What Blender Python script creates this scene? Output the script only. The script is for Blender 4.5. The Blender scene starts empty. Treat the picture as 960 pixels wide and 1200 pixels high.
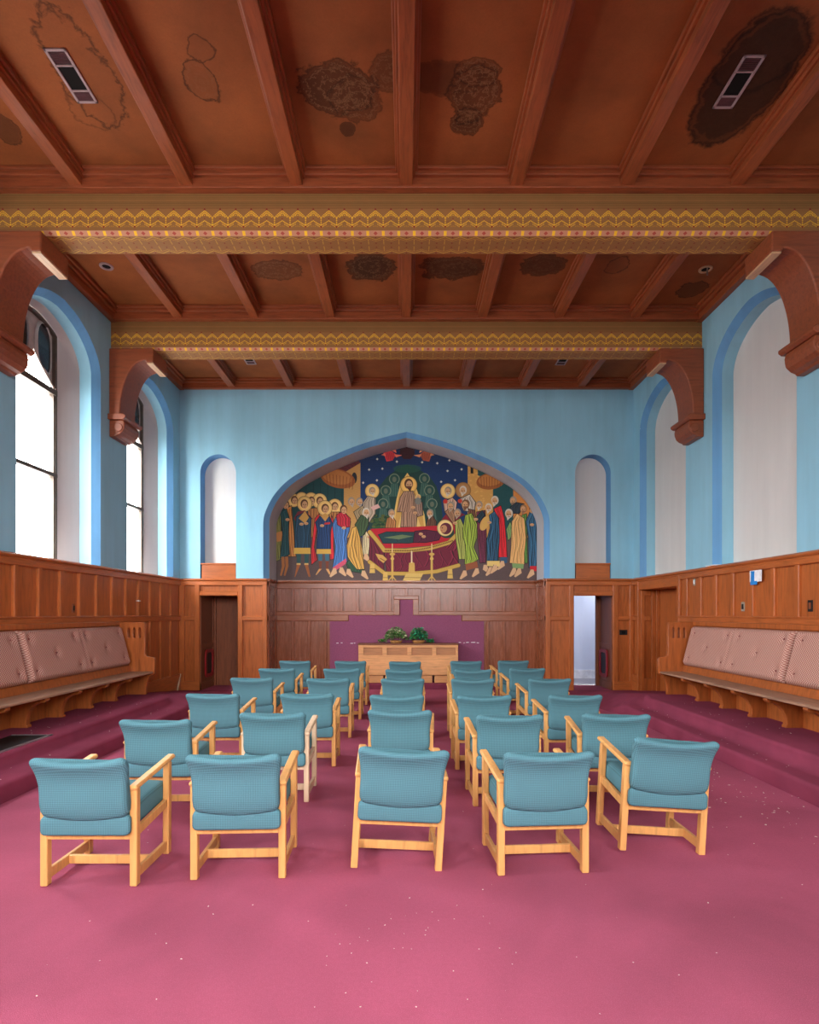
import bpy, bmesh, math, random
import numpy as np
from mathutils import Vector, Matrix

random.seed(7)
COL = bpy.context.scene.collection
PI = math.pi
# ---------------------------------------------------------------- dimensions (metres; camera stands at x=0, y=0)
W = 4.876            # half width of the hall
YB = 12.47           # end wall
YR = -2.5            # wall behind the camera
ZC = 6.65            # ceiling boards
ZW = 2.40            # top of the wainscot
YN = 13.25           # back of the altar niche
EYE = 1.65

# ================================================================= helpers
def s2l(c):
    out = []
    for v in c[:3]:
        v = v / 255.0
        out.append(v / 12.92 if v <= 0.04045 else ((v + 0.055) / 1.055) ** 2.4)
    return (out[0], out[1], out[2], 1.0)

def link(o, parent=None):
    COL.objects.link(o)
    if parent is not None:
        o.parent = parent
    return o

def setp(o, label=None, cat=None, group=None, kind=None):
    if label: o['label'] = label
    if cat: o['category'] = cat
    if group: o['group'] = group
    if kind: o['kind'] = kind
    return o

def empty(name, loc=(0, 0, 0), rz=0.0, parent=None):
    o = bpy.data.objects.new(name, None)
    o.empty_display_size = 0.1
    o.location = loc
    o.rotation_euler = (0, 0, rz)
    return link(o, parent)

class MB:
    """collects geometry for one mesh object"""
    def __init__(self):
        self.v = []; self.f = []; self.m = []
        self.T = None; self.mi = 0; self.uv = {}
    def add(self, vs, fs, mi=None):
        b = len(self.v)
        for p in vs:
            self.v.append(tuple(self.T(*p)) if self.T else tuple(p))
        for f in fs:
            self.f.append([b + i for i in f]); self.m.append(self.mi if mi is None else mi)
        return b
    def quad(self, a, b, c, d, mi=None):
        self.add([a, b, c, d], [(0, 1, 2, 3)], mi)
    def box(self, x0, x1, y0, y1, z0, z1, mi=None):
        vs = [(x0, y0, z0), (x1, y0, z0), (x1, y1, z0), (x0, y1, z0), (x0, y0, z1), (x1, y0, z1), (x1, y1, z1), (x0, y1, z1)]
        self.add(vs, [(0, 3, 2, 1), (4, 5, 6, 7), (0, 1, 5, 4), (1, 2, 6, 5), (2, 3, 7, 6), (3, 0, 4, 7)], mi)
    def cbox(self, u0, u1, d, z0, z1, c=0.01, base=0.0, mi=None):
        """box lying on a wall: (u, depth, z); front at -d, its front edges chamfered by c"""
        c = min(c, (u1 - u0) * .45, (z1 - z0) * .45, d * .9)
        vs = []
        for dd, k in ((base, 0), (-(d - c), 0), (-d, c)):
            vs += [(u0 + k, dd, z0 + k), (u1 - k, dd, z0 + k), (u1 - k, dd, z1 - k), (u0 + k, dd, z1 - k)]
        fs = [(8, 9, 10, 11)]
        for r in (0, 4):
            for i in range(4):
                j = (i + 1) % 4
                fs.append((r + i, r + j, r + 4 + j, r + 4 + i))
        self.add(vs, fs, mi)
    def bar(self, p, q, w, h, up=(0, 0, 1), c=0.0, mi=None):
        """beam from p to q, w wide (across), h high (along up)"""
        p = Vector(p); q = Vector(q); d = (q - p).normalized(); up = Vector(up)
        s = d.cross(up).normalized(); u = s.cross(d).normalized()
        pr = []
        if c > 0:
            a, b = w / 2, h / 2
            pr = [(-a + c, -b), (a - c, -b), (a, -b + c), (a, b - c), (a - c, b), (-a + c, b), (-a, b - c), (-a, -b + c)]
        else:
            pr = [(-w / 2, -h / 2), (w / 2, -h / 2), (w / 2, h / 2), (-w / 2, h / 2)]
        n = len(pr); L = (q - p).length
        e = min(c, L * .2)
        rings = [(p, True), (p + d * e, False), (q - d * e, False), (q, True)] if c > 0 else [(p, False), (q, False)]
        vs = []
        for o, small in rings:
            k = (1 - 2 * c / max(w, 1e-6), 1 - 2 * c / max(h, 1e-6)) if small else (1, 1)
            for a, b in pr:
                vs.append(tuple(o + s * a * k[0] + u * b * k[1]))
        fs = [tuple(reversed(range(n)))]
        for r in range(len(rings) - 1):
            for i in range(n):
                j = (i + 1) % n
                fs.append((r * n + i, r * n + j, (r + 1) * n + j, (r + 1) * n + i))
        fs.append(tuple(range((len(rings) - 1) * n, len(rings) * n)))
        self.add(vs, fs, mi)
    def loft(self, rings, closed=True, caps=True, mi=None):
        n = len(rings[0]); vs = [p for r in rings for p in r]; fs = []
        for r in range(len(rings) - 1):
            for i in range(n if closed else n - 1):
                j = (i + 1) % n
                fs.append((r * n + i, r * n + j, (r + 1) * n + j, (r + 1) * n + i))
        if caps:
            fs.append(tuple(reversed(range(n)))); fs.append(tuple(range((len(rings) - 1) * n, len(rings) * n)))
        self.add(vs, fs, mi)
    def extrude(self, pts, a0, a1, put, mi=None):
        """closed 2D outline pts swept from a0 to a1; put(p, q, a) -> xyz"""
        n = len(pts)
        vs = [put(p, q, a0) for p, q in pts] + [put(p, q, a1) for p, q in pts]
        fs = [tuple(range(n)), tuple(reversed(range(n, 2 * n)))]
        for i in range(n):
            j = (i + 1) % n
            fs.append((i, j, n + j, n + i))
        self.add(vs, fs, mi)
    def cyl(self, p, q, r0, r1=None, n=14, mi=None):
        r1 = r0 if r1 is None else r1
        p = Vector(p); q = Vector(q); d = (q - p).normalized()
        a = d.orthogonal().normalized(); b = d.cross(a)
        rings = []
        for o, r in ((p, r0), (q, r1)):
            rings.append([tuple(o + a * r * math.cos(2 * PI * i / n) + b * r * math.sin(2 * PI * i / n)) for i in range(n)])
        self.loft(rings, mi=mi)
    def build(self, name, mats, parent=None, bevel=0.0, smooth=False, subsurf=0, seg=2):
        me = bpy.data.meshes.new(name)
        me.from_pydata(self.v, [], self.f)
        if not isinstance(mats, (list, tuple)): mats = [mats]
        for m in mats: me.materials.append(m)
        me.polygons.foreach_set('material_index', self.m)
        bm = bmesh.new(); bm.from_mesh(me)
        bmesh.ops.recalc_face_normals(bm, faces=bm.faces)
        bm.to_mesh(me); bm.free()
        if smooth:
            me.polygons.foreach_set('use_smooth', [True] * len(me.polygons))
        me.update()
        o = bpy.data.objects.new(name, me)
        link(o, parent)
        if bevel > 0:
            b = o.modifiers.new('edge', 'BEVEL'); b.width = bevel; b.segments = seg; b.limit_method = 'ANGLE'; b.angle_limit = math.radians(40)
        if subsurf:
            s = o.modifiers.new('soft', 'SUBSURF'); s.levels = subsurf; s.render_levels = subsurf
        return o

def holed(name, outlines, thick, mat, parent, place, bevel=0.004):
    """flat outline with holes, extruded: outlines[0] outer, rest holes; place = 4x4 matrix"""
    cu = bpy.data.curves.new(name, 'CURVE'); cu.dimensions = '2D'; cu.fill_mode = 'BOTH'
    cu.extrude = thick / 2 - bevel; cu.bevel_depth = bevel; cu.bevel_resolution = 1
    for pts in outlines:
        sp = cu.splines.new('POLY'); sp.points.add(len(pts) - 1); sp.use_cyclic_u = True
        for i, (a, b) in enumerate(pts): sp.points[i].co = (a, b, 0, 1)
    tmp = bpy.data.objects.new('tmp', cu); COL.objects.link(tmp)
    dg = bpy.context.evaluated_depsgraph_get()
    me = bpy.data.meshes.new_from_object(tmp.evaluated_get(dg))
    bpy.data.objects.remove(tmp)
    me.transform(place); me.materials.clear(); me.materials.append(mat)
    me.name = name
    o = bpy.data.objects.new(name, me)
    return link(o, parent)

# ================================================================= node materials
class NT:
    def __init__(self, name):
        self.mat = bpy.data.materials.new(name); self.mat.use_nodes = True
        self.t = self.mat.node_tree; self.t.nodes.clear()
        self.out = self.n('ShaderNodeOutputMaterial')
        self.b = self.n('ShaderNodeBsdfPrincipled')
        self.l(self.b.outputs[0], self.out.inputs[0])
    def n(self, kind, **kw):
        nd = self.t.nodes.new(kind)
        for k, v in kw.items(): setattr(nd, k, v)
        return nd
    def l(self, a, b): self.t.links.new(a, b)
    def val(self, sock, v):
        if hasattr(v, 'is_output'): self.l(v, sock)
        else: sock.default_value = v
    def math(self, op, a, b=0.0, c=None, clamp=False):
        nd = self.n('ShaderNodeMath', operation=op); nd.use_clamp = clamp
        self.val(nd.inputs[0], a); self.val(nd.inputs[1], b)
        if c is not None: self.val(nd.inputs[2], c)
        return nd.outputs[0]
    def vmath(self, op, a, b):
        nd = self.n('ShaderNodeVectorMath', operation=op)
        self.val(nd.inputs[0], a); self.val(nd.inputs[1], b)
        return nd
    def mix(self, f, a, b):
        nd = self.n('ShaderNodeMix', data_type='RGBA')
        self.val(nd.inputs[0], f); self.val(nd.inputs[6], a); self.val(nd.inputs[7], b)
        return nd.outputs[2]
    def coords(self, kind='Object', scale=(1, 1, 1), rot=(0, 0, 0)):
        tc = self.n('ShaderNodeTexCoord'); mp = self.n('ShaderNodeMapping')
        mp.inputs['Scale'].default_value = scale; mp.inputs['Rotation'].default_value = rot
        self.l(tc.outputs[kind], mp.inputs[0]); return mp.outputs[0]
    def noise(self, vec, scale, detail=4, rough=.55, dist=0.0):
        nd = self.n('ShaderNodeTexNoise'); nd.inputs['Scale'].default_value = scale
        nd.inputs['Detail'].default_value = detail; nd.inputs['Roughness'].default_value = rough
        nd.inputs['Distortion'].default_value = dist
        self.l(vec, nd.inputs['Vector']); return nd.outputs[0]
    def ramp(self, f, stops):
        nd = self.n('ShaderNodeValToRGB'); r = nd.color_ramp
        while len(r.elements) < len(stops): r.elements.new(0.5)
        for e, (p, c) in zip(r.elements, stops): e.position = p; e.color = c
        self.l(f, nd.inputs[0]); return nd.outputs[0]
    def bump(self, h, strength=.2, dist=.01):
        nd = self.n('ShaderNodeBump'); nd.inputs['Strength'].default_value = strength; nd.inputs['Distance'].default_value = dist
        self.l(h, nd.inputs['Height']); self.l(nd.outputs[0], self.b.inputs['Normal'])
    def fin(self, col, rough=.5, spec=.3, metal=0.0):
        self.val(self.b.inputs['Base Color'], col); self.val(self.b.inputs['Roughness'], rough)
        self.b.inputs['Specular IOR Level'].default_value = spec; self.b.inputs['Metallic'].default_value = metal
        return self.mat

def mul(c, k): return tuple(max(0, min(255, v * k)) for v in c)

def wood(name, c, grain=(0, 0, 1), var=.22, rough=.42, fine=26.0, spec=.35, blot=.14):
    t = NT(name)
    sc = tuple(fine if g == 0 else fine * .1 for g in grain)
    v = t.coords('Object', sc)
    n1 = t.noise(v, 1.0, 6, .65, .6)
    big = t.noise(t.coords('Object', (1.7, 1.7, 1.7)), 1.0, 3)
    col = t.ramp(n1, [(.25, s2l(mul(c, 1 - var))), (.5, s2l(c)), (.78, s2l(mul(c, 1 + var * .55)))])
    col = t.mix(t.math('MULTIPLY', t.ramp(big, [(.42, (0, 0, 0, 1)), (.7, (1, 1, 1, 1))]), blot * 2), col, s2l(mul(c, 1 - 1.5 * blot)))
    t.bump(n1, .12, .004)
    rr = t.math('MULTIPLY_ADD', n1, .2, rough - .1)
    return t.fin(col, rr, spec)

def plain(name, c, rough=.5, spec=.3, metal=0.0, var=.06, scale=9.0):
    t = NT(name)
    n1 = t.noise(t.coords('Object'), scale, 4)
    col = t.ramp(n1, [(.3, s2l(mul(c, 1 - var))), (.7, s2l(mul(c, 1 + var)))])
    return t.fin(col, rough, spec, metal)

def plaster(name, c, var=.05, streak=True):
    t = NT(name)
    n1 = t.noise(t.coords('Object', (1, 1, .5)), .9, 5, .6)
    n2 = t.noise(t.coords('Object', (5, 5, .35)), 1.0, 4, .6)
    f = t.math('ADD', t.math('MULTIPLY', n1, .6), t.math('MULTIPLY', n2, .4))
    col = t.ramp(f, [(.35, s2l(mul(c, 1 - var))), (.65, s2l(mul(c, 1 + var)))])
    n3 = t.noise(t.coords('Object'), 30, 4)
    t.bump(n3, .08, .01)
    return t.fin(col, .62, .25)

M = {}
M['oak'] = wood('oak_wainscot', (172, 93, 43), (0, 0, 1), .24, .34, 26.0, .45)
M['oak_h'] = wood('oak_rail', (174, 95, 46), (1, 1, 0), .22, .32, 26.0, .45)
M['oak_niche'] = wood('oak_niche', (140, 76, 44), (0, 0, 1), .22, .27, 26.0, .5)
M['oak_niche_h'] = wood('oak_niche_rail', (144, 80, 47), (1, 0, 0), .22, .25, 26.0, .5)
M['oak_dark'] = wood('oak_passage', (130, 72, 44), (0, 0, 1))
M['mahog'] = wood('joist_wood', (150, 80, 46), (0, 1, 0), .25)
M['mahog_x'] = wood('rail_wood', (146, 77, 46), (1, 0, 0), .25)
M['bracket'] = wood('bracket_wood', (140, 74, 46), (1, 0, 0), .2)
M['pale_under'] = wood('pale_bare_wood', (205, 165, 125), (0, 1, 0), .2)
M['bench'] = wood('bench_oak', (166, 90, 43), (0, 0, 1), .26, .36)
M['bench_seat'] = wood('bench_seat_wood', (160, 122, 98), (0, 1, 0), .3, .5)
M['beech'] = wood('chair_beech', (220, 162, 96), (0, 0, 1), .12, .4, 30, .35, .05)
M['beech_pale'] = wood('chair_beech_bleached', (222, 192, 158), (0, 0, 1), .1, .5, 30, .3, .05)
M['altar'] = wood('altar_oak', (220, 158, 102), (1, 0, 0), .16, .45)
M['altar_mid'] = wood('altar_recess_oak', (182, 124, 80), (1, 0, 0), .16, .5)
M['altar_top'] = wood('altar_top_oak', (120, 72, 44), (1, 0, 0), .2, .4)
M['blue'] = plaster('blue_wall_paint', (142, 192, 212))
M['band'] = plaster('deep_blue_band_paint', (98, 152, 196), .07)
M['white'] = plaster('white_board', (214, 212, 208), .03)
M['splay'] = plaster('grey_reveal_paint', (190, 182, 180), .04)
M['corridor'] = plaster('corridor_paint', (208, 214, 228), .02)
M['soffit'] = plaster('niche_soffit_paint', (186, 190, 196), .05)
M['dark_metal'] = plain('window_bar_paint', (92, 80, 70), .5)
M['stone'] = plain('tracery_paint', (196, 186, 178), .6)
M['black'] = plain('black_plastic', (22, 20, 20), .45)
M['void'] = plain('dark_hole', (14, 10, 9), .9)
M['red'] = plain('red_frame_paint', (150, 28, 34), .4)
M['vent'] = plain('vent_metal_paint', (172, 150, 150), .5)
M['vent_slat'] = plain('vent_slat', (110, 70, 74), .6)
M['steel'] = plain('steel', (170, 170, 172), .35, .5, .8)
M['paper'] = plain('white_paper', (232, 232, 234), .7)
M['bluetape'] = plain('blue_tape', (40, 130, 205), .6)
M['purple'] = plain('purple_wall_fabric', (140, 78, 106), .85, .15, 0, .06, 40)
M['flake'] = plain('paint_flake', (226, 214, 200), .8)
M['plate_grey'] = plain('grey_plate', (150, 140, 125), .5)
M['vinyl'] = plain('corridor_vinyl', (150, 145, 150), .4)
M['wicker'] = plain('wicker', (170, 120, 70), .7, .2, 0, .25, 60)
M['leaf_a'] = plain('leaf_green', (84, 138, 66), .5, .3, 0, .3, 25)
M['leaf_b'] = plain('leaf_cream', (226, 232, 178), .5, .3, 0, .2, 25)
M['leaf_c'] = plain('leaf_blue_green', (52, 150, 112), .5, .3, 0, .35, 25)
M['stick'] = plain('pale_stick', (214, 196, 170), .6)

def carpet():
    t = NT('magenta_carpet')
    v = t.coords('Object')
    fine = t.noise(v, 260, 2, .6)
    mid = t.noise(v, 42, 4, .7)
    big = t.noise(v, .55, 4, .6, .4)
    c = (172, 84, 109)
    col = t.ramp(big, [(.33, s2l(mul(c, .86))), (.66, s2l(mul(c, 1.1)))])
    col = t.mix(t.math('MULTIPLY', mid, .45), col, s2l(mul(c, .72)))
    col = t.mix(t.math('MULTIPLY', t.ramp(fine, [(.52, (0, 0, 0, 1)), (.75, (1, 1, 1, 1))]), .35), col, s2l((226, 140, 158)))
    t.bump(fine, .35, .006)
    return t.fin(col, .95, .08)
M['carpet'] = carpet()
def carpet2():
    t = NT('platform_carpet')
    v = t.coords('Object')
    fine = t.noise(v, 260, 2, .6); big = t.noise(v, .8, 4, .6, .3)
    c = (140, 62, 84)
    col = t.ramp(big, [(.33, s2l(mul(c, .9))), (.66, s2l(mul(c, 1.08)))])
    col = t.mix(t.math('MULTIPLY', fine, .3), col, s2l(mul(c, .7)))
    t.bump(fine, .3, .005)
    return t.fin(col, .95, .08)
M['carpet2'] = carpet2()

def fabric():
    t = NT('teal_chair_fabric')
    v = t.coords('Object', (1, 1, 1))
    sx = t.n('ShaderNodeSeparateXYZ'); t.l(v, sx.inputs[0])
    k = 2 * PI / .021
    zz = t.math('ADD', sx.outputs[2], t.math('MULTIPLY', sx.outputs[1], .8))
    a = t.math('SINE', t.math('MULTIPLY', t.math('ADD', sx.outputs[0], zz), k))
    b = t.math('SINE', t.math('MULTIPLY', t.math('SUBTRACT', sx.outputs[0], zz), k))
    w = t.math('MULTIPLY', a, b)
    c = (86, 130, 140)
    f = t.math('MULTIPLY_ADD', w, .9, .5, True)
    col = t.mix(f, s2l(mul(c, .88)), s2l(mul(c, 1.1)))
    big = t.noise(v, 5, 3)
    col = t.mix(t.math('MULTIPLY', big, .25), col, s2l(mul(c, .8)))
    t.bump(w, .15, .003)
    return t.fin(col, .9, .15)
M['fabric'] = fabric()

def cushion():
    t = NT('pink_dotted_weave')
    v = t.coords('Object')
    sx = t.n('ShaderNodeSeparateXYZ'); t.l(v, sx.inputs[0])
    k = 2 * PI / .036
    a = t.math('SINE', t.math('MULTIPLY', sx.outputs[1], k))
    b = t.math('SINE', t.math('MULTIPLY', sx.outputs[2], k * 1.2))
    w = t.math('MULTIPLY', a, b)
    f = t.math('MULTIPLY_ADD', w, 1.1, .4, True)
    base = t.mix(t.noise(v, 3, 3), s2l((146, 88, 80)), s2l((162, 106, 94)))
    col = t.mix(f, base, s2l((204, 168, 152)))
    t.bump(w, .1, .003)
    return t.fin(col, .9, .12)
M['cushion'] = cushion()
M['button'] = plain('button_fabric', (120, 62, 62), .9)

# --- ceiling boards with water stains (stains keep their own shapes in the board's pattern)
def cp(px, py, z=ZC):
    """a stain seen at (px,py) in the photograph -> its place on the ceiling boards"""
    y = (z - EYE) * 680.0 / (719.0 - py)
    return ((px - 476.5) * y / 680.0, y)

STAINS = []   # cx, cy, rx, ry, darkness inside, ring strength, swirl
def stain(px, py, rx, ry, inner, ring, swirl=0.0, amp=1.0):
    x, y = cp(px, py); STAINS.append((x, y, rx, ry, inner, ring, swirl, amp))
stain(100, 88, .27, .62, .10, .75)
stain(108, 132, .20, .22, .05, .5)
stain(236, 96, .16, .22, .16, .9, .3)
stain(236, 58, .13, .13, .12, .8)
stain(396, 103, .36, .30, .75, .8, 1.0)
stain(418, 118, .24, .26, .55, .6, .8)
stain(458, 86, .22, .20, .55, .6, .6)
stain(408, 151, .08, .09, .7, .8)
stain(520, 92, .34, .18, .55, .4)
stain(556, 110, .26, .30, .75, .8, 1.0)
stain(560, 84, .22, .14, .6, .7, .8)
stain(548, 142, .16, .16, .8, .8, .8)
stain(874, 99, .40, .72, 1.0, 1.0, 0, .38)
stain(893, 62, .36, .42, .5, .8, 0, .5)
stain(4, 150, .15, .2, .6, .8)
stain(325, 317, .40, .24, .55, .7, .8)
stain(435, 313, .36, .36, .92, .9, .8)
stain(530, 314, .46, .30, .85, .8, .5)
stain(637, 311, .33, .26, .8, .8, .3)
stain(724, 311, .16, .22, .15, .8)
stain(812, 339, .24, .22, .6, .9)

def ceiling_boards():
    t = NT('ceiling_boards')
    tc = t.n('ShaderNodeTexCoord'); v = tc.outputs['Object']
    c = (150, 86, 46)
    n1 = t.noise(v, 1.3, 4, .6); n2 = t.noise(v, 46, 4, .7)
    col = t.ramp(n1, [(.3, s2l(mul(c, .86))), (.7, s2l(mul(c, 1.14)))])
    col = t.mix(t.math('MULTIPLY', n2, .5), col, s2l(mul(c, .72)))
    wob = t.noise(v, 7.5, 6, .62, .4)
    wob2 = t.noise(v, 2.4, 3, .5)
    wobs = t.math('ADD', t.math('MULTIPLY', wob, .8), t.math('MULTIPLY', wob2, .7))
    wobs = t.math('SUBTRACT', wobs, .75)
    crust = t.noise(v, 22, 5, .7, 1.0)
    inner_all = None; ring_all = None; sw_all = None
    for (cx, cy, rx, ry, inn, ring, sw, amp) in STAINS:
        p = t.vmath('SUBTRACT', v, (cx, cy, ZC)).outputs[0]
        p = t.vmath('MULTIPLY', p, (1 / rx, 1 / ry, 0)).outputs[0]
        ln = t.n('ShaderNodeVectorMath', operation='LENGTH'); t.l(p, ln.inputs[0])
        d = t.math('MULTIPLY_ADD', wobs, 1.15 * amp, ln.outputs['Value'])
        im = t.math('MULTIPLY', t.math('MULTIPLY_ADD', d, -6.0, 6.0, True), inn)
        rm = t.math('MULTIPLY', t.math('MULTIPLY_ADD', t.math('ABSOLUTE', t.math('SUBTRACT', d, .96)), -11.0, 1.0, True), ring)
        inner_all = im if inner_all is None else t.math('MAXIMUM', inner_all, im)
        ring_all = rm if ring_all is None else t.math('MAXIMUM', ring_all, rm)
        if sw > 0:
            s1 = t.math('SINE', t.math('MULTIPLY', t.math('MULTIPLY_ADD', crust, .9, d), 17.0))
            s1 = t.math('MULTIPLY', t.math('MULTIPLY', t.math('MULTIPLY_ADD', s1, 3.0, -2.0, True), sw), t.math('MULTIPLY_ADD', d, -8.0, 7.6, True))
            sw_all = s1 if sw_all is None else t.math('MAXIMUM', sw_all, s1)
    dark = t.mix(crust, s2l((16, 11, 9)), s2l((62, 40, 26)))
    col = t.mix(t.math('MULTIPLY', inner_all, .9), col, dark)
    col = t.mix(t.math('MULTIPLY', ring_all, .85), col, s2l((26, 18, 14)))
    col = t.mix(t.math('MULTIPLY', sw_all, .5), col, s2l((150, 112, 76)))
    t.bump(n2, .1, .004)
    return t.fin(col, .75, .18)
M['boards'] = ceiling_boards()

# --- stencilled beam: repeating motif drawn as a small generated tile
class Art:
    def __init__(self, w, h, bg):
        self.w, self.h = w, h
        self.a = np.empty((h, w, 3), np.float32); self.a[:] = np.array(bg, np.float32)
    def _grid(self, x0, x1, y0, y1):
        x0 = max(0, int(x0)); y0 = max(0, int(y0)); x1 = min(self.w, int(x1) + 2); y1 = min(self.h, int(y1) + 2)
        if x1 <= x0 or y1 <= y0: return None
        ys, xs = np.mgrid[y0:y1, x0:x1]
        return (slice(y0, y1), slice(x0, x1)), xs + .5, ys + .5
    def put(self, sl, m, col):
        r = self.a[sl]; m = m[..., None]; r[:] = r * (1 - m) + np.array(col, np.float32) * m
    def mask(self, pts):
        xs = [p[0] for p in pts]; ys = [p[1] for p in pts]
        g = self._grid(min(xs) - 1, max(xs) + 1, min(ys) - 1, max(ys) + 1)
        if g is None: return None
        sl, X, Y = g; m = np.zeros(X.shape, bool); n = len(pts)
        for i in range(n):
            xa, ya = pts[i]; xb, yb = pts[(i + 1) % n]
            if ya == yb: continue
            c = (ya > Y) != (yb > Y)
            m ^= c & (X < (xb - xa) * (Y - ya) / (yb - ya) + xa)
        return sl, X, Y, m
    def poly(self, pts, col, al=1.0):
        r = self.mask(pts)
        if r: self.put(r[0], r[3].astype(np.float32) * al, col)
    def ell(self, cx, cy, rx, ry, col, rot=0.0, al=1.0):
        R = max(rx, ry); g = self._grid(cx - R - 1, cx + R + 1, cy - R - 1, cy + R + 1)
        if g is None: return
        sl, X, Y = g; c, s = math.cos(rot), math.sin(rot)
        u = ((X - cx) * c + (Y - cy) * s) / rx; v = (-(X - cx) * s + (Y - cy) * c) / ry
        d = np.sqrt(u * u + v * v)
        self.put(sl, np.clip((1 - d) * min(rx, ry) + .5, 0, 1).astype(np.float32) * al, col)
    def line(self, pts, w, col, al=1.0):
        for (xa, ya), (xb, yb) in zip(pts, pts[1:]):
            g = self._grid(min(xa, xb) - w - 1, max(xa, xb) + w + 1, min(ya, yb) - w - 1, max(ya, yb) + w + 1)
            if g is None: continue
            sl, X, Y = g; dx, dy = xb - xa, yb - ya; L = dx * dx + dy * dy + 1e-6
            t = np.clip(((X - xa) * dx + (Y - ya) * dy) / L, 0, 1)
            d = np.hypot(X - xa - t * dx, Y - ya - t * dy)
            self.put(sl, np.clip(w / 2 - d + .5, 0, 1).astype(np.float32) * al, col)
    def image(self, name):
        im = bpy.data.images.new(name, self.w, self.h)
        px = np.ones((self.h, self.w, 4), np.float32)
        px[..., :3] = np.clip(self.a[::-1] / 255.0, 0, 1)
        im.pixels.foreach_set(px.ravel()); im.update(); im.pack()
        return im

def painted(name, art, rough=.6, spec=.2, var=.12):
    t = NT(name)
    uv = t.n('ShaderNodeUVMap'); im = t.n('ShaderNodeTexImage'); im.image = art.image(name); im.extension = 'REPEAT'
    t.l(uv.outputs[0], im.inputs[0])
    n1 = t.noise(t.coords('Object'), 3.5, 5, .65)
    hs = t.n('ShaderNodeHueSaturation'); t.l(im.outputs[0], hs.inputs['Color'])
    t.l(t.math('MULTIPLY_ADD', n1, 2 * var, 1 - var), hs.inputs['Value'])
    return t.fin(hs.outputs[0], rough, spec)

YEL, RED, BRN = (236, 184, 52), (132, 46, 36), (148, 104, 62)
def tile_face():
    a = Art(128, 302, BRN)                     # one repeat, 0.178 m wide, 0.42 m high
    for k in range(60):
        yy = random.random() * 120; a.line([(0, yy), (128, yy + random.uniform(-3, 3))], random.uniform(1, 5), (104, 80, 42), .25)
    a.line([(0, 118), (128, 118)], 3, (100, 64, 38)); a.line([(0, 232), (128, 232)], 2, (104, 66, 40))
    def dot(x, y, c=YEL, r=6.5):
        for o in (-128, 0, 128): a.poly([(x + o - r, y), (x + o, y - r), (x + o + r, y), (x + o, y + r)], c)
    for t in np.linspace(-1, 1, 13):
        yy = 142 + 52 * abs(t) ** 1.25
        dot(64 + 60 * t, yy)
        if abs(t) < .75: dot(64 + 60 * t, yy + 17)
    for t in (-.28, 0, .28): dot(64 + 60 * t, 177 + 12 * abs(t), YEL, 5)
    a.poly([(54, 128), (64, 118), (74, 128), (64, 136)], RED)
    for y in (206, 221, 236, 251): dot(0, y)
    for t in np.linspace(-1, 1, 13):
        yy = 222 + 36 * abs(t); dot(64 + 60 * t, yy, YEL, 6)
        if abs(t) > .2: dot(64 + 60 * t, yy + 17, YEL, 5)
    for t in (-.25, 0, .25): dot(64 + 60 * t, 266 + 8 * abs(t), (190, 140, 40), 5)
    dot(0, 272, RED, 10); dot(64, 204, RED, 6)
    return a
def tile_edge():
    a = Art(128, 40, (188, 134, 104))
    for x in (0, 128): a.poly([(x - 12, 3), (x + 12, 3), (x + 12, 37), (x - 12, 37)], (236, 186, 44))
    a.poly([(46, 20), (64, 6), (82, 20), (64, 34)], (166, 74, 62))
    return a
def tile_under():
    a = Art(128, 270, (150, 106, 62))
    def dot(x, y, c=(214, 168, 66), r=6.5):
        for o in (-128, 0, 128): a.poly([(x + o - r, y), (x + o, y - r), (x + o + r, y), (x + o, y + r)], c)
    for s in (0, 1):
        f = (lambda y: y) if not s else (lambda y: 270 - y)
        for t in np.linspace(-1, 1, 13):
            dot(64 + 60 * t, f(50 - 36 * abs(t))); dot(64 + 60 * t, f(72 - 30 * abs(t)), (206, 150, 60), 5)
        for y in (60, 78, 96, 114): dot(0, f(y))
        dot(64, f(18), RED, 9); dot(64, f(104), RED, 9)
    return a
M['st_face'] = painted('beam_stencil_face', tile_face())
M['st_edge'] = painted('beam_stencil_edge', tile_edge())
M['st_under'] = painted('beam_stencil_underside', tile_under())

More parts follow.
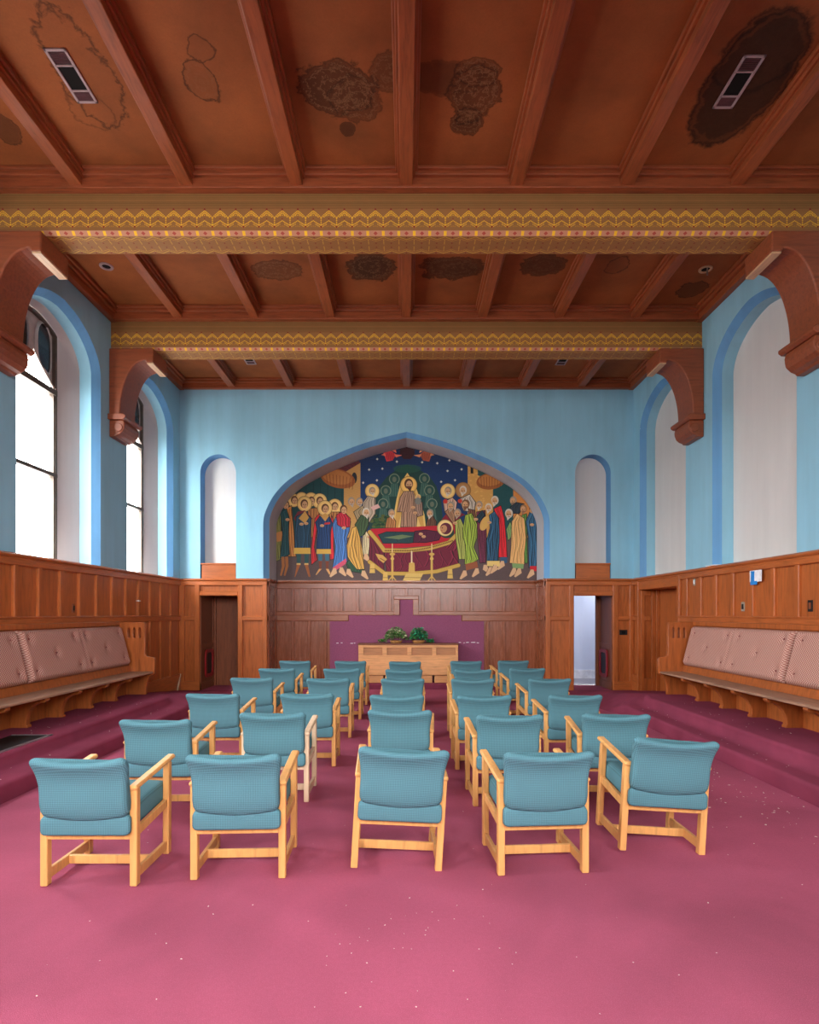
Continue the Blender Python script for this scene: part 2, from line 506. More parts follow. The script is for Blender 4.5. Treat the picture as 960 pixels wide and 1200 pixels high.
# ================================================================= the mural's painting (sheet coordinates, 1700 x 920)
def mural_art():
    U0, V0 = 40, 40
    A = Art(1700, 925, (92, 74, 70))
    def P(pts): return [(x - U0, y - V0) for x, y in pts]
    def poly(pts, c, al=1.0): A.poly(P(pts), c, al)
    def ell(x, y, rx, ry, c, rot=0, al=1.0): A.ell(x - U0, y - V0, rx, ry, c, rot, al)
    def line(pts, w, c, al=1.0): A.line(P(pts), w, c, al)
    rnd = random.Random(5)
    D = 853.3
    SK, SKD = (206, 158, 112), (150, 98, 66)
    GOLD = (222, 186, 112)
    # sky, ground, walls behind the crowd
    poly([(0, 0), (1800, 0), (1800, 640), (0, 640)], (22, 52, 98))
    for k in range(14):
        poly([(0, 40 + k * 14), (1800, 40 + k * 14), (1800, 60 + k * 14), (0, 60 + k * 14)], (18, 30, 58), .5 * (1 - k / 14))
    poly([(0, 640), (1800, 640), (1800, 1000), (0, 1000)], (92, 74, 72))
    poly([(0, 0), (490, 0), (490, 640), (0, 640)], (24, 68, 70))
    for x in range(60, 490, 46): line([(x, 300), (x, 620)], 3, (18, 46, 50))
    poly([(430 + D, 0), (1800, 0), (1800, 640), (430 + D, 640)], (28, 76, 78))
    # towers
    poly([(486, 232), (592, 172), (592, 640), (486, 640)], (196, 148, 82))
    for k in range(40):
        y = 200 + k * 11; line([(490, y + 30), (590, y)], 2, (170, 120, 62), .5)
    poly([(380, 222), (560, 130), (592, 174), (486, 236), (470, 240)], (98, 44, 50))
    for k in range(6): line([(400 + k * 30, 225 - k * 14), (480 + k * 16, 238 - k * 10)], 3, (70, 28, 36))
    ell(553, 268, 17, 34, (38, 42, 48))
    ell(448, 272, 112, 58, (160, 92, 44), .22); ell(440, 262, 96, 44, (186, 120, 62), .22)
    for k in range(9): line([(372 + k * 22, 238 + k * 4), (380 + k * 20, 300 + k * 5)], 3, (112, 58, 30))
    poly([(428 + D, 140), (492 + D, 160), (492 + D, 250), (590 + D, 330), (590 + D, 640), (428 + D, 640)], (204, 152, 78))
    for k in range(60): ell(rnd.uniform(432, 586) + D, rnd.uniform(190, 470), 8, 5, (226, 178, 98), 0, .5)
    poly([(446 + D, 190), (464 + D, 190), (464 + D, 240), (446 + D, 240)], (24, 24, 26))
    poly([(720 + D, 300), (900 + D, 300), (900 + D, 640), (720 + D, 640)], (204, 132, 66))
    ell(575 + D, 288, 92, 52, (152, 88, 42), -.12); ell(575 + D, 280, 78, 38, (186, 120, 60), -.12)
    for k in range(8): line([(512 + D + k * 18, 262), (516 + D + k * 17, 322)], 3, (110, 60, 30))
    # hill of dim angels, gold almond
    poly([(648, 590), (664, 440), (700, 340), (760, 262), (830, 212), (893, 186), (960, 212), (1030, 250), (1080, 320), (1112, 420), (1126, 590)], (28, 64, 58))
    ell(893, 210, 90, 26, (34, 84, 66), 0, .7)
    for x, y in ((810, 275), (755, 348), (150 + D, 272), (182 + D, 346), (738, 430), (1052, 430)):
        ell(x, y, 34, 34, (120, 136, 112)); ell(x, y, 29, 29, (40, 78, 70)); ell(x, y + 2, 13, 17, (98, 110, 92))
        poly([(x - 22, y + 28), (x + 20, y + 26), (x + 34, y + 110), (x - 34, y + 110)], (48, 88, 78))
        for k in range(4): line([(x - 16 + k * 11, y + 32), (x - 24 + k * 16, y + 106)], 3, (96, 122, 104), .8)
    for k in range(60): ell(rnd.uniform(664, 780), rnd.uniform(500, 575), 12, 8, rnd.choice([(52, 84, 40), (84, 92, 44), (30, 60, 40)]))
    # stars
    for x, y in ((610, 298), (648, 216), (698, 283), (733, 210), (826, 166), (700, 150), (257 + D, 292), (298 + D, 224), (346 + D, 282), (388 + D, 214), (232 + D, 176), (310 + D, 158), (135 + D, 170)):
        ell(x, y, 6, 6, (222, 214, 190)); line([(x - 9, y), (x + 9, y)], 2, (200, 200, 190), .7); line([(x, y - 9), (x, y + 9)], 2, (200, 200, 190), .7)
    # dark gate of heaven with two flying angels
    poly([(846, 40), (846, 120), (870, 150), (916, 150), (940, 120), (940, 40)], (54, 24, 30))
    for cx, c1, c2, s in ((790, (206, 58, 66), (232, 120, 90), 1), (150 + D, (170, 84, 60), (214, 140, 96), -1)):
        poly([(cx - 50 * s, 112), (cx - 10 * s, 92), (cx + 30 * s, 120), (cx + 10 * s, 158), (cx - 30 * s, 166)], c1)
        poly([(cx + 20 * s, 120), (cx + 70 * s, 126), (cx + 30 * s, 140)], c2); poly([(cx, 96), (cx + 24 * s, 70), (cx + 34 * s, 112)], c2)
        poly([(cx - 40 * s, 112), (cx - 66 * s, 124), (cx - 36 * s, 132)], c2); ell(cx - 14 * s, 88, 13, 14, (224, 170, 110))
        for k in range(5): line([(cx - 34 * s + k * 12 * s, 112), (cx - 24 * s + k * 9 * s, 154)], 3, mul(c1, .6))

    def robe(pts, c, n=5, light=1.35, dark=.6, outline=True, seed=0):
        r = A.mask(P(pts))
        if not r: return
        sl, X, Y, m = r
        A.put(sl, m.astype(np.float32), c)
        reg = A.a[sl]; rr = random.Random(int(pts[0][0] * 7 + seed))
        ph = [rr.uniform(0, 6) for _ in range(n)]; fr = [(i + .6 + rr.uniform(-.2, .2)) / (n + .2) for i in range(n)]
        wd = [rr.uniform(3, 8) for _ in range(n)]
        for row in range(m.shape[0]):
            xs = np.nonzero(m[row])[0]
            if len(xs) < 6: continue
            a0, a1 = xs[0], xs[-1]; span = a1 - a0
            for i in range(n):
                x = a0 + span * (fr[i] + .05 * math.sin(row / 34 + ph[i]))
                for off, k in ((0, light), (wd[i], dark)):
                    b0 = int(x + off - wd[i] / 2); b1 = int(x + off + wd[i] / 2)
                    b0 = max(a0, b0); b1 = min(a1, b1)
                    if b1 > b0:
                        reg[row, b0:b1] = reg[row, b0:b1] * .35 + .65 * np.array(mul(c, k))
        if outline: A.line(P(list(pts) + [pts[0]]), 3.5, mul(c, .35))
    def halo(x, y, r, c=GOLD):
        ell(x, y, r + 3, r + 3, (120, 84, 44)); ell(x, y, r, r, c); ell(x, y, r * .82, r * .82, mul(c, 1.08))
    def face(x, y, r, hair=(92, 58, 36), beard=None, side=1):
        ell(x, y - r * .18, r * .92, r * 1.08, hair)
        ell(x + side * r * .1, y + r * .08, r * .68, r * .92, SK)
        if beard: poly([(x - r * .6, y + r * .35), (x + r * .7, y + r * .35), (x + side * r * .35, y + r * 1.5)], beard)
        for e in (-.25, .35): ell(x + r * (e + .05 * side), y, r * .12, r * .1, (50, 30, 22))
        line([(x + side * r * .12, y), (x + side * r * .16, y + r * .4)], max(2, r * .1), SKD)
        line([(x - r * .2, y + r * .6), (x + r * .25, y + r * .6)], max(2, r * .1), (140, 64, 52))
    def foot(x, y, s=1, c=(214, 172, 130)):
        poly([(x - 10 * s, y - 40), (x + 10 * s, y - 40), (x + 16 * s, y - 10), (x - 24 * s, y + 16), (x - 34 * s, y + 10)], c)
        line([(x - 10 * s, y - 40), (x - 34 * s, y + 10)], 2.5, (110, 72, 50))
    def hand(x, y): ell(x, y, 14, 9, SK); line([(x - 8, y + 3), (x + 8, y + 1)], 2, SKD)
    WH, GR = (206, 196, 176), (150, 138, 122)
    # --- back row of saints on the window side
    for x, y, r in ((165, 408, 40), (215, 398, 40), (275, 402, 42), (330, 412, 46), (428, 446, 46)): halo(x, y, r)
    for x, y in ((168, 410), (278, 414), (332, 414), (428, 448)): face(x, y, 24)
    robe([(100, 470), (150, 440), (180, 760), (130, 760)], (176, 116, 58)); robe([(255, 460), (350, 450), (320, 640), (270, 640)], (168, 112, 60)); robe([(390, 480), (460, 480), (440, 620), (400, 620)], (160, 108, 58))
    robe([(40, 520), (80, 480), (92, 770), (50, 790)], (112, 112, 60)); poly([(50, 610), (104, 596), (90, 660), (56, 668)], (190, 128, 70))
    # A tunic in dark green
    face(112, 438, 25, (60, 40, 30)); robe([(78, 480), (118, 460), (136, 520), (130, 620), (138, 745), (76, 770), (92, 620)], (34, 74, 78), 5); hand(124, 528)
    for x in (84, 108): poly([(x, 760), (x + 20, 760), (x + 22, 820), (x + 2, 880), (x - 8, 876), (x + 4, 820)], (176, 112, 62))
    # B navy tunic, gold border
    halo(234, 430, 46); poly([(165, 520), (190, 478), (236, 470), (284, 520), (272, 545), (180, 545)], (110, 34, 46))
    robe([(180, 510), (236, 480), (278, 520), (270, 706), (170, 706), (176, 560)], (30, 66, 88), 5); poly([(196, 520), (236, 474), (262, 515), (236, 552)], (200, 152, 74)); hand(214, 556); hand(244, 552)
    poly([(168, 704), (270, 704), (272, 742), (164, 742)], (214, 174, 76)); face(232, 434, 26)
    for x in (182, 232):
        poly([(x, 742), (x + 30, 742), (x + 26, 806), (x + 2, 806)], (44, 84, 84)); poly([(x, 800), (x + 26, 800), (x + 26, 812), (x, 812)], GOLD)
        s = -1 if x < 200 else 1
        poly([(x + 2, 810), (x + 24, 810), (x + 16 + 24 * s, 886), (x + 8 + 20 * s, 886)], (168, 98, 52))
    # C navy tunic, red cape
    robe([(300, 520), (330, 490), (296, 700), (316, 780), (278, 810), (276, 720)], (190, 40, 46), 3); robe([(408, 500), (424, 560), (418, 690), (430, 770), (398, 780), (392, 640)], (196, 44, 50), 3)
    halo(364, 456, 46); robe([(302, 545), (336, 504), (392, 504), (414, 550), (400, 600), (402, 712), (310, 712), (316, 600)], (32, 62, 104), 5)
    poly([(336, 504), (366, 488), (392, 504), (366, 540)], (196, 148, 76)); hand(346, 566); poly([(360, 548), (398, 544), (398, 556), (360, 560)], (200, 50, 50)); poly([(312, 712), (402, 712), (404, 742), (310, 742)], (210, 170, 76)); face(366, 462, 26)
    for x in (320, 364):
        poly([(x, 742), (x + 28, 742), (x + 26, 786), (x + 4, 786)], (60, 108, 128)); s = -1 if x < 340 else 1
        poly([(x + 4, 786), (x + 26, 786), (x + 22, 836), (x + 8, 836)], (122, 64, 44)); poly([(x + 6, 836), (x + 24, 836), (x + 16 + 26 * s, 874), (x + 6 + 22 * s, 872)], (216, 160, 96))
    # D blue robe, red mantle
    robe([(412, 560), (440, 500), (500, 490), (530, 540), (522, 600), (504, 640), (508, 790), (440, 846), (412, 850), (430, 700)], (70, 112, 168), 6, 1.5, .5)
    robe([(436, 500), (480, 474), (528, 520), (526, 574), (480, 580), (444, 560)], (178, 40, 56), 4); poly([(412, 830), (500, 770), (504, 800), (420, 856)], (206, 84, 108)); face(484, 468, 25); hand(486, 580)
    foot(426, 872, 1); foot(470, 866, -1)
    # back heads
    for x, y in ((534, 418), (586, 420)): face(x, y, 24, GR, (170, 156, 140))
    halo(668, 350, 44); robe([(610, 420), (640, 380), (690, 392), (690, 490), (640, 560), (600, 520)], (168, 150, 128), 4); face(668, 352, 22, GR, WH); poly([(658, 450), (704, 430), (720, 452), (672, 472)], (214, 168, 158))
    robe([(548, 480), (606, 440), (640, 520), (600, 600)], (150, 130, 96), 4)
    # E ochre bent figure
    robe([(610, 560), (654, 640), (646, 750), (604, 750)], (196, 178, 138), 4); foot(628, 782, -1)
    robe([(556, 560), (596, 500), (644, 510), (648, 560), (620, 620), (580, 640)], (62, 84, 54), 4); face(628, 486, 26, WH, WH)
    robe([(540, 580), (566, 570), (590, 640), (606, 720), (618, 838), (560, 842), (510, 760), (504, 690)], (196, 148, 72), 5)
    robe([(500, 800), (520, 780), (570, 840), (616, 842), (600, 862), (520, 850)], (46, 78, 56), 5); foot(516, 876, -1); foot(612, 886, -1); hand(648, 636)
    # mandorla and standing figure
    poly([(800, 590), (806, 500), (824, 400), (850, 300), (893, 236), (940, 300), (974, 400), (1004, 500), (1014, 590)], (228, 190, 106))
    poly([(812, 590), (818, 500), (834, 400), (858, 310), (893, 250), (930, 310), (962, 400), (992, 500), (1002, 590)], (206, 158, 80))
    poly([(830, 590), (870, 430), (930, 430), (985, 590)], (236, 208, 132), .7)
    halo(902, 312, 52, (226, 180, 96))
    robe([(846, 390), (872, 352), (930, 350), (948, 390), (960, 470), (950, 575), (850, 575), (858, 480), (828, 480)], (158, 122, 98), 7, 1.3, .62)
    robe([(940, 400), (990, 420), (994, 500), (960, 510), (940, 470)], (138, 112, 96), 4)
    ell(962, 386, 18, 18, GOLD); ell(962, 388, 11, 12, SK); ell(962, 412, 20, 22, (122, 124, 116)); hand(930, 452); hand(944, 486)
    face(902, 310, 30, (84, 52, 32), (80, 48, 30))
    # crouching figures beside the almond
    for x, s, c in ((786, 1, (166, 112, 66)), (192 + D, -1, (98, 66, 48))):
        robe([(x - 36, 580), (x - 22, 520), (x + 10, 500), (x + 34, 540), (x + 30, 580)], c, 4); face(x + 6 * s, 492, 24, GR, WH, s)
    # --- bier
    poly([(655, 586), (1170, 572), (1236, 510), (1264, 498), (1240, 486), (1200, 492), (1120, 570)], (120, 28, 44))
    poly([(1080, 580), (1120, 520), (1150, 484), (1190, 476), (1216, 520), (1200, 640)], (132, 30, 46))
    poly([(655, 586), (1090, 566), (1150, 530), (1196, 560), (1200, 610), (1150, 660), (1040, 690), (880, 704), (745, 708)], (186, 26, 44))
    robe([(650, 620), (744, 730), (744, 860), (650, 790)], (104, 28, 48), 5, 1.3, .55); robe([(744, 722), (900, 726), (1060, 706), (1215, 640), (1222, 820), (1080, 850), (900, 862), (760, 862)], (112, 28, 50), 14, 1.4, .5)
    for pts, w in (([(652, 606), (700, 660), (745, 720), (880, 722), (1040, 706), (1160, 672), (1206, 626)], 24), ([(650, 792), (748, 864), (900, 866), (1080, 852), (1222, 814)], 22)):
        line(pts, w + 5, (110, 76, 30)); line(pts, w, (198, 160, 74))
    for i in range(40):
        x = 752 + i * 11; y = 722 - max(0, i - 14) ** 1.55 * .42; ell(x, y, 4, 5, (96, 62, 28))
    robe([(706, 622), (760, 604), (960, 606), (1000, 612), (1000, 664), (900, 676), (736, 676)], (34, 66, 70), 2, 1.2, .6); poly([(740, 640), (860, 622), (930, 632), (840, 652)], (104, 124, 84))
    robe([(940, 600), (1010, 592), (1070, 600), (1120, 606), (1096, 656), (1010, 672), (930, 672)], (84, 26, 52), 3, 1.3, .6); hand(980, 618); hand(998, 634)
    ell(1146, 606, 48, 38, (30, 60, 52)); halo(1136, 580, 50, (228, 200, 132)); ell(1140, 584, 37, 36, (98, 36, 52)); ell(1126, 586, 21, 25, (196, 142, 98), .5); ell(1118, 580, 4, 3, (60, 34, 26)); line([(1112, 594), (1118, 600)], 3, (140, 60, 50))
    for x, y in ((668, 836), (752, 890), (1168, 870)):
        poly([(x - 13, y - 34), (x + 13, y - 34), (x + 18, y + 26), (x - 18, y + 26)], (214, 176, 92)); line([(x - 15, y), (x + 15, y)], 3, (130, 92, 42))
    for x in (797, 1050):
        line([(x, 680), (x, 745)], 6, (224, 196, 140)); line([(x, 740), (x, 890)], 14, (206, 166, 84)); ell(x, 744, 18, 9, (206, 166, 84)); ell(x, 772, 12, 10, (214, 176, 92))
        for s in (-26, 0, 26): line([(x, 880), (x + s, 912)], 7, (206, 166, 84))
    poly([(688, 740), (736, 750), (764, 776), (740, 800), (708, 776)], (206, 160, 84)); line([(720, 770), (748, 786)], 5, (120, 80, 40))
    poly([(860, 916), (886, 864), (996, 864), (970, 916)], (214, 180, 100)); line([(874, 890), (984, 890)], 3, (140, 100, 50))
    poly([(900, 864), (904, 800), (922, 790), (940, 800), (942, 864)], (204, 164, 84)); line([(921, 728), (921, 794)], 9, (232, 214, 170))
    # --- mourners on the other side
    halo(300 + D, 350, 46); halo(398 + D, 344, 47, (160, 116, 68))
    robe([(270 + D, 420), (330 + D, 390), (360 + D, 420), (350 + D, 480), (280 + D, 480)], (184, 150, 128), 4); robe([(372 + D, 400), (440 + D, 370), (480 + D, 420), (470 + D, 490), (400 + D, 470)], (176, 166, 150), 5)
    ell(284 + D, 414, 14, 14, (190, 50, 40)); ell(378 + D, 412, 14, 13, (190, 60, 40))
    face(302 + D, 352, 24, GR, WH, -1); face(398 + D, 348, 25, WH, WH, -1)
    robe([(280 + D, 480), (330 + D, 440), (350 + D, 500), (340 + D, 560)], (150, 110, 80), 3)
    for x, y in ((320, 446), (362, 490)): face(x + D, y, 25, GR, (170, 150, 128), -1)
    robe([(345 + D, 540), (380 + D, 520), (420 + D, 600), (410 + D, 776), (372 + D, 776), (352 + D, 660)], (150, 156, 76), 4); hand(346 + D, 550)
    face(414 + D, 436, 27, (116, 80, 52), (120, 84, 56), -1); robe([(430 + D, 460), (474 + D, 470), (486 + D, 560), (440 + D, 520)], (112, 70, 50), 3)
    robe([(396 + D, 590), (412 + D, 500), (452 + D, 488), (490 + D, 560), (488 + D, 640), (466 + D, 700), (498 + D, 774), (450 + D, 806), (408 + D, 806), (414 + D, 690), (398 + D, 640)], (138, 160, 58), 6, 1.35, .55)
    poly([(412 + D, 806), (486 + D, 788), (494 + D, 826), (418 + D, 846)], (150, 84, 52)); foot(408 + D, 886, 1); foot(486 + D, 872, 1)
    face(502 + D, 440, 23, GR, WH, -1)
    robe([(484 + D, 480), (540 + D, 470), (548 + D, 620), (544 + D, 796), (506 + D, 800), (492 + D, 640)], (96, 40, 60), 5, 1.5, .6); robe([(476 + D, 520), (520 + D, 470), (540 + D, 500), (500 + D, 550)], (34, 54, 66), 3); foot(540 + D, 850, -1); hand(480 + D, 526)
    robe([(596 + D, 460), (640 + D, 440), (664 + D, 520), (682 + D, 764), (626 + D, 764), (620 + D, 560)], (204, 36, 46), 5, 1.25, .65); poly([(636 + D, 762), (682 + D, 762), (680 + D, 800), (640 + D, 800)], (52, 86, 116)); face(602 + D, 412, 26, WH, WH, -1); foot(650 + D, 826, 1)
    robe([(566 + D, 500), (600 + D, 476), (628 + D, 520), (632 + D, 640), (622 + D, 786), (552 + D, 786), (548 + D, 660), (570 + D, 580)], (36, 70, 92), 6, 1.7, .55); poly([(552 + D, 786), (632 + D, 786), (634 + D, 822), (552 + D, 818)], (228, 196, 116))
    ell(536 + D, 552, 26, 48, (212, 168, 88), .45); hand(566 + D, 546); face(562 + D, 456, 24, WH, WH, -1); foot(574 + D, 864, 1); foot(604 + D, 850, 1)
    face(720 + D, 412, 24, GR, (130, 110, 90), -1); robe([(700 + D, 450), (740 + D, 420), (790 + D, 430), (760 + D, 490), (710 + D, 490)], (44, 56, 66), 4)
    robe([(776 + D, 500), (806 + D, 490), (812 + D, 800), (776 + D, 800)], (86, 130, 60), 4); face(786 + D, 464, 24, (150, 110, 72), (150, 112, 80), -1)
    robe([(676 + D, 590), (700 + D, 540), (716 + D, 580), (704 + D, 640), (688 + D, 660)], (120, 154, 92), 3)
    robe([(710 + D, 540), (744 + D, 490), (790 + D, 520), (804 + D, 640), (790 + D, 740), (792 + D, 808), (696 + D, 800), (706 + D, 690)], (222, 168, 104), 7, 1.22, .68); poly([(712 + D, 800), (788 + D, 806), (784 + D, 836), (716 + D, 830)], (128, 160, 100)); face(692 + D, 494, 27, WH, WH, -1); foot(726 + D, 870, 1); foot(758 + D, 872, 1)
    robe([(800 + D, 540), (826 + D, 480), (880 + D, 480), (880 + D, 830), (820 + D, 830), (816 + D, 640)], (46, 84, 110), 6, 1.6, .55); poly([(826 + D, 818), (880 + D, 818), (880 + D, 850), (830 + D, 850)], (196, 36, 44)); face(842 + D, 466, 22, (90, 60, 40), None, -1); hand(840 + D, 560); foot(840 + D, 880, 1)
    # faint age: fine speckle
    g = np.random.default_rng(3).normal(0, 5, A.a.shape[:2]).astype(np.float32)
    A.a += g[..., None]
    return A

# ================================================================= arches and walls
TAB = [(0, 1), (.12, .955), (.25, .898), (.377, .83), (.49, .757), (.6, .68), (.72, .578), (.825, .47), (.90, .355), (.945, .255), (.975, .16), (.993, .08), (1, 0)]
def arch_g(t):
    t = min(1, abs(t))
    for (a, ga), (b, gb) in zip(TAB, TAB[1:]):
        if t <= b: return ga + (gb - ga) * (t - a) / (b - a)
    return 0.0
def side_g(t): return .75 * math.sqrt(max(0, 1 - min(1, abs(t)) ** 2)) + .25 * arch_g(t)
def round_g(t): return math.sqrt(max(0, 1 - t * t))
HALF = [t for t, _ in TAB]
def refine(ts):
    out = []
    for a, b in zip(ts, ts[1:]): out += [a, a + (b - a) / 3, a + 2 * (b - a) / 3]
    return out + [ts[-1]]
HALF = refine(HALF)
def smooth_tab():
    """rounded version of the table so the curve shows no facets"""
    n = len(TAB); fine = []
    for i in range(n - 1):
        p0 = TAB[i - 1] if i else (-TAB[1][0], 2 * TAB[0][1] - TAB[1][1]); p1 = TAB[i]; p2 = TAB[i + 1]; p3 = TAB[i + 2] if i + 2 < n else (1.0, -.1)
        for k in range(4):
            s = k / 4
            q = [.5 * (2 * p1[j] + (p2[j] - p0[j]) * s + (2 * p0[j] - 5 * p1[j] + 4 * p2[j] - p3[j]) * s * s + (3 * p1[j] - p0[j] - 3 * p2[j] + p3[j]) * s ** 3) for j in (0, 1)]
            fine.append((max(0, min(1, q[0])), q[1]))
    fine.append(TAB[-1])
    return fine
TAB = smooth_tab()
HALF = [t for t, _ in TAB]
def outline(uc, a, zb, zs, rise, g=arch_g):
    pts = [(uc - a, zb)]
    if g is not round_g:
        for t in reversed(HALF[1:]): pts.append((uc - a * t, zs + rise * g(t)))
        for t in HALF: pts.append((uc + a * t, zs + rise * g(t)))
    else:
        N = 24
        for i in range(2 * N + 1):
            th = PI - PI * i / (2 * N); pts.append((uc + a * math.cos(th), zs + rise * math.sin(th)))
    pts.append((uc + a, zb))
    return pts

def TL(u, d, z): return (-(W + d), u, z)
def TR(u, d, z): return (W + d, u, z)
def TBK(u, d, z): return (u, YB + d, z)
def TRR(u, d, z): return (u, YR - d, z)
def TNI(u, d, z): return (u, YN + d, z)

def wall_face(mb, u0, u1, z0, z1, outs, mi=0):
    cur = u0
    for pts in sorted(outs, key=lambda p: p[0][0]):
        a, b = pts[0][0], pts[-1][0]
        mb.quad((cur, 0, z0), (a, 0, z0), (a, 0, z1), (cur, 0, z1), mi)
        for p, q in zip(pts[1:-1], pts[2:-1]):
            mb.quad((p[0], 0, p[1]), (q[0], 0, q[1]), (q[0], 0, z1), (p[0], 0, z1), mi)
        if pts[0][1] > z0: mb.quad((a, 0, z0), (b, 0, z0), (b, 0, pts[0][1]), (a, 0, pts[0][1]), mi)
        cur = b
    mb.quad((cur, 0, z0), (u1, 0, z0), (u1, 0, z1), (cur, 0, z1), mi)

def loft_out(mb, A, da, B, db, mi):
    for i in range(len(A) - 1):
        mb.quad((A[i][0], da, A[i][1]), (A[i + 1][0], da, A[i + 1][1]), (B[i + 1][0], db, B[i + 1][1]), (B[i][0], db, B[i][1]), mi)
def fill_out(mb, A, d, mi):
    zb = A[0][1]
    for i in range(len(A) - 1):
        p, q = A[i], A[i + 1]
        if abs(p[0] - q[0]) < 1e-6: continue
        mb.quad((p[0], d, zb), (q[0], d, zb), (q[0], d, q[1]), (p[0], d, p[1]), mi)

WIN_A, WIN_ZS, WIN_RISE = 1.0, 5.40, .72
IN_A = .53
def side_recess(mb, uc, glazed):
    O = outline(uc, WIN_A, ZW, WIN_ZS, WIN_RISE, side_g)
    I1 = outline(uc, WIN_A - .1, ZW, WIN_ZS, WIN_RISE - .09, side_g)
    loft_out(mb, O, 0, I1, .1, 1)
    loft_out(mb, I1, .1, I1, .28, 0)
    if glazed:
        win = window_outline(uc, IN_A)
        loft_out(mb, I1, .28, win, .42, 2)
    else:
        fill_out(mb, I1, .28, 3)
    mb.quad((uc - WIN_A, 0, ZW), (uc + WIN_A, 0, ZW), (uc + WIN_A, .42, ZW), (uc - WIN_A, .42, ZW), 2)
    return O

def window_outline(uc, a, drop=.05):
    def zt(y): return WIN_ZS + (WIN_RISE - .09) * side_g(y / .9) - drop
    pts = [(uc - a, ZW)]
    for t in reversed(HALF[1:]): pts.append((uc - a * t, zt(a * t)))
    for t in HALF: pts.append((uc + a * t, zt(a * t)))
    pts.append((uc + a, ZW))
    return pts

def make_window(name, T, uc):
    root = empty(name, T(uc, .44, ZW)); setp(root, kind='structure')
    inv = Matrix.Translation(-Vector(T(uc, .44, ZW)))
    def bd(mb, nm, mats, **k):
        mb.v = [tuple(inv @ Vector(p)) for p in mb.v]
        return mb.build(nm, mats, root, **k)
    d = .44
    # outer frame
    mb = MB(); mb.T = T
    o = window_outline(uc, IN_A); i = window_outline(uc, IN_A - .045, .095)
    i[0] = (i[0][0], ZW + .05); i[-1] = (i[-1][0], ZW + .05)
    loft_out(mb, o, d - .03, i, d - .03, 0); loft_out(mb, i, d - .03, i, d + .05, 0)
    mb.box(uc - IN_A, uc + IN_A, d - .03, d + .05, ZW, ZW + .06)
    for z, h in ((4.93, .085), (3.70, .055)): mb.box(uc - IN_A, uc + IN_A, d - .035, d + .05, z, z + h)
    for s in (-1, 1): mb.box(uc + s * .478 - .022, uc + s * .478 + .022, d - .02, d + .05, ZW, 4.95)
    bd(mb, 'frame', M['dark_metal'])
    # tracery: two closed lancets over an arched light
    mb = MB(); mb.T = T
    zt = 5.0
    def low(y):   # upper edge of the bright lower light
        return zt + .02 + .40 * (1 - (abs(y) / .49) ** .8)
    N = 28
    for k in range(N):
        a = -.49 + .98 * k / N; b = -.49 + .98 * (k + 1) / N
        top = lambda y: WIN_ZS + (WIN_RISE - .09) * side_g(y / .9) - .08
        mb.quad((uc + a, d + .02, low(a)), (uc + b, d + .02, low(b)), (uc + b, d + .02, top(b)), (uc + a, d + .02, top(a)), 0)
        mb.quad((uc + a, d - .015, low(a)), (uc + b, d - .015, low(b)), (uc + b, d + .02, low(b)), (uc + a, d + .02, low(a)), 0)
        mb.quad((uc + a, d - .015, low(a)), (uc + b, d - .015, low(b)), (uc + b, d - .015, low(b) + .035), (uc + a, d - .015, low(a) + .035), 0)
    for s in (-1, 1):     # raised lancet mouldings with dark glass inside
        c = uc + s * .265
        def lan(w, hh, extra=0.0):
            zb_, zt_ = 5.24 - extra, 5.90 + extra
            pts = []
            n = 20
            for q in range(n):
                th = 2 * PI * q / n
                yy = math.sin(th); xx = math.cos(th)
                zc = (zb_ + zt_) / 2; half = (zt_ - zb_) / 2
                # slanted egg: the outer lower side is drawn down
                pts.append((c + w * xx * (1 if abs(yy) < .6 else .96), zc + half * math.copysign(abs(yy) ** .75, yy) - s * 0 + (-.12 * abs(xx) if (xx * s > 0 and yy < 0) else 0)))
            return pts
        a = lan(.205, 0, .04); b = lan(.165, 0, 0)
        n = len(a)
        for q in range(n):
            r = (q + 1) % n
            mb.quad((a[q][0], d + .015, a[q][1]), (a[r][0], d + .015, a[r][1]), (b[r][0], d - .012, b[r][1]), (b[q][0], d - .012, b[q][1]), 0)
            mb.quad((b[q][0], d - .012, b[q][1]), (b[r][0], d - .012, b[r][1]), (b[r][0], d + .012, b[r][1]), (b[q][0], d + .012, b[q][1]), 0)
        mb.add([(p[0], d + .012, p[1]) for p in b], [tuple(range(n))], 1)
    bd(mb, 'tracery', [M['stone'], M['dark_glass']])
    mb = MB(); mb.T = T
    mb.quad((uc - .5, d + .012, ZW + .05), (uc + .5, d + .012, ZW + .05), (uc + .5, d + .012, 5.56), (uc - .5, d + .012, 5.56))
    bd(mb, 'pane', M['glass'])
    return root

def glass():
    t = NT('window_glass')
    tr = t.n('ShaderNodeBsdfTransparent'); tr.inputs[0].default_value = (.97, .98, 1, 1)
    gl = t.n('ShaderNodeBsdfGlossy'); gl.inputs['Roughness'].default_value = .03
    mx = t.n('ShaderNodeMixShader'); mx.inputs[0].default_value = .05
    t.l(tr.outputs[0], mx.inputs[1]); t.l(gl.outputs[0], mx.inputs[2]); t.l(mx.outputs[0], t.out.inputs[0])
    return t.mat
M['glass'] = glass()
M['dark_glass'] = plain('dark_tracery_glass', (38, 42, 48), .15, .5)

BAYS = [-.6, 2.5, 5.4, 8.25, 11.13]
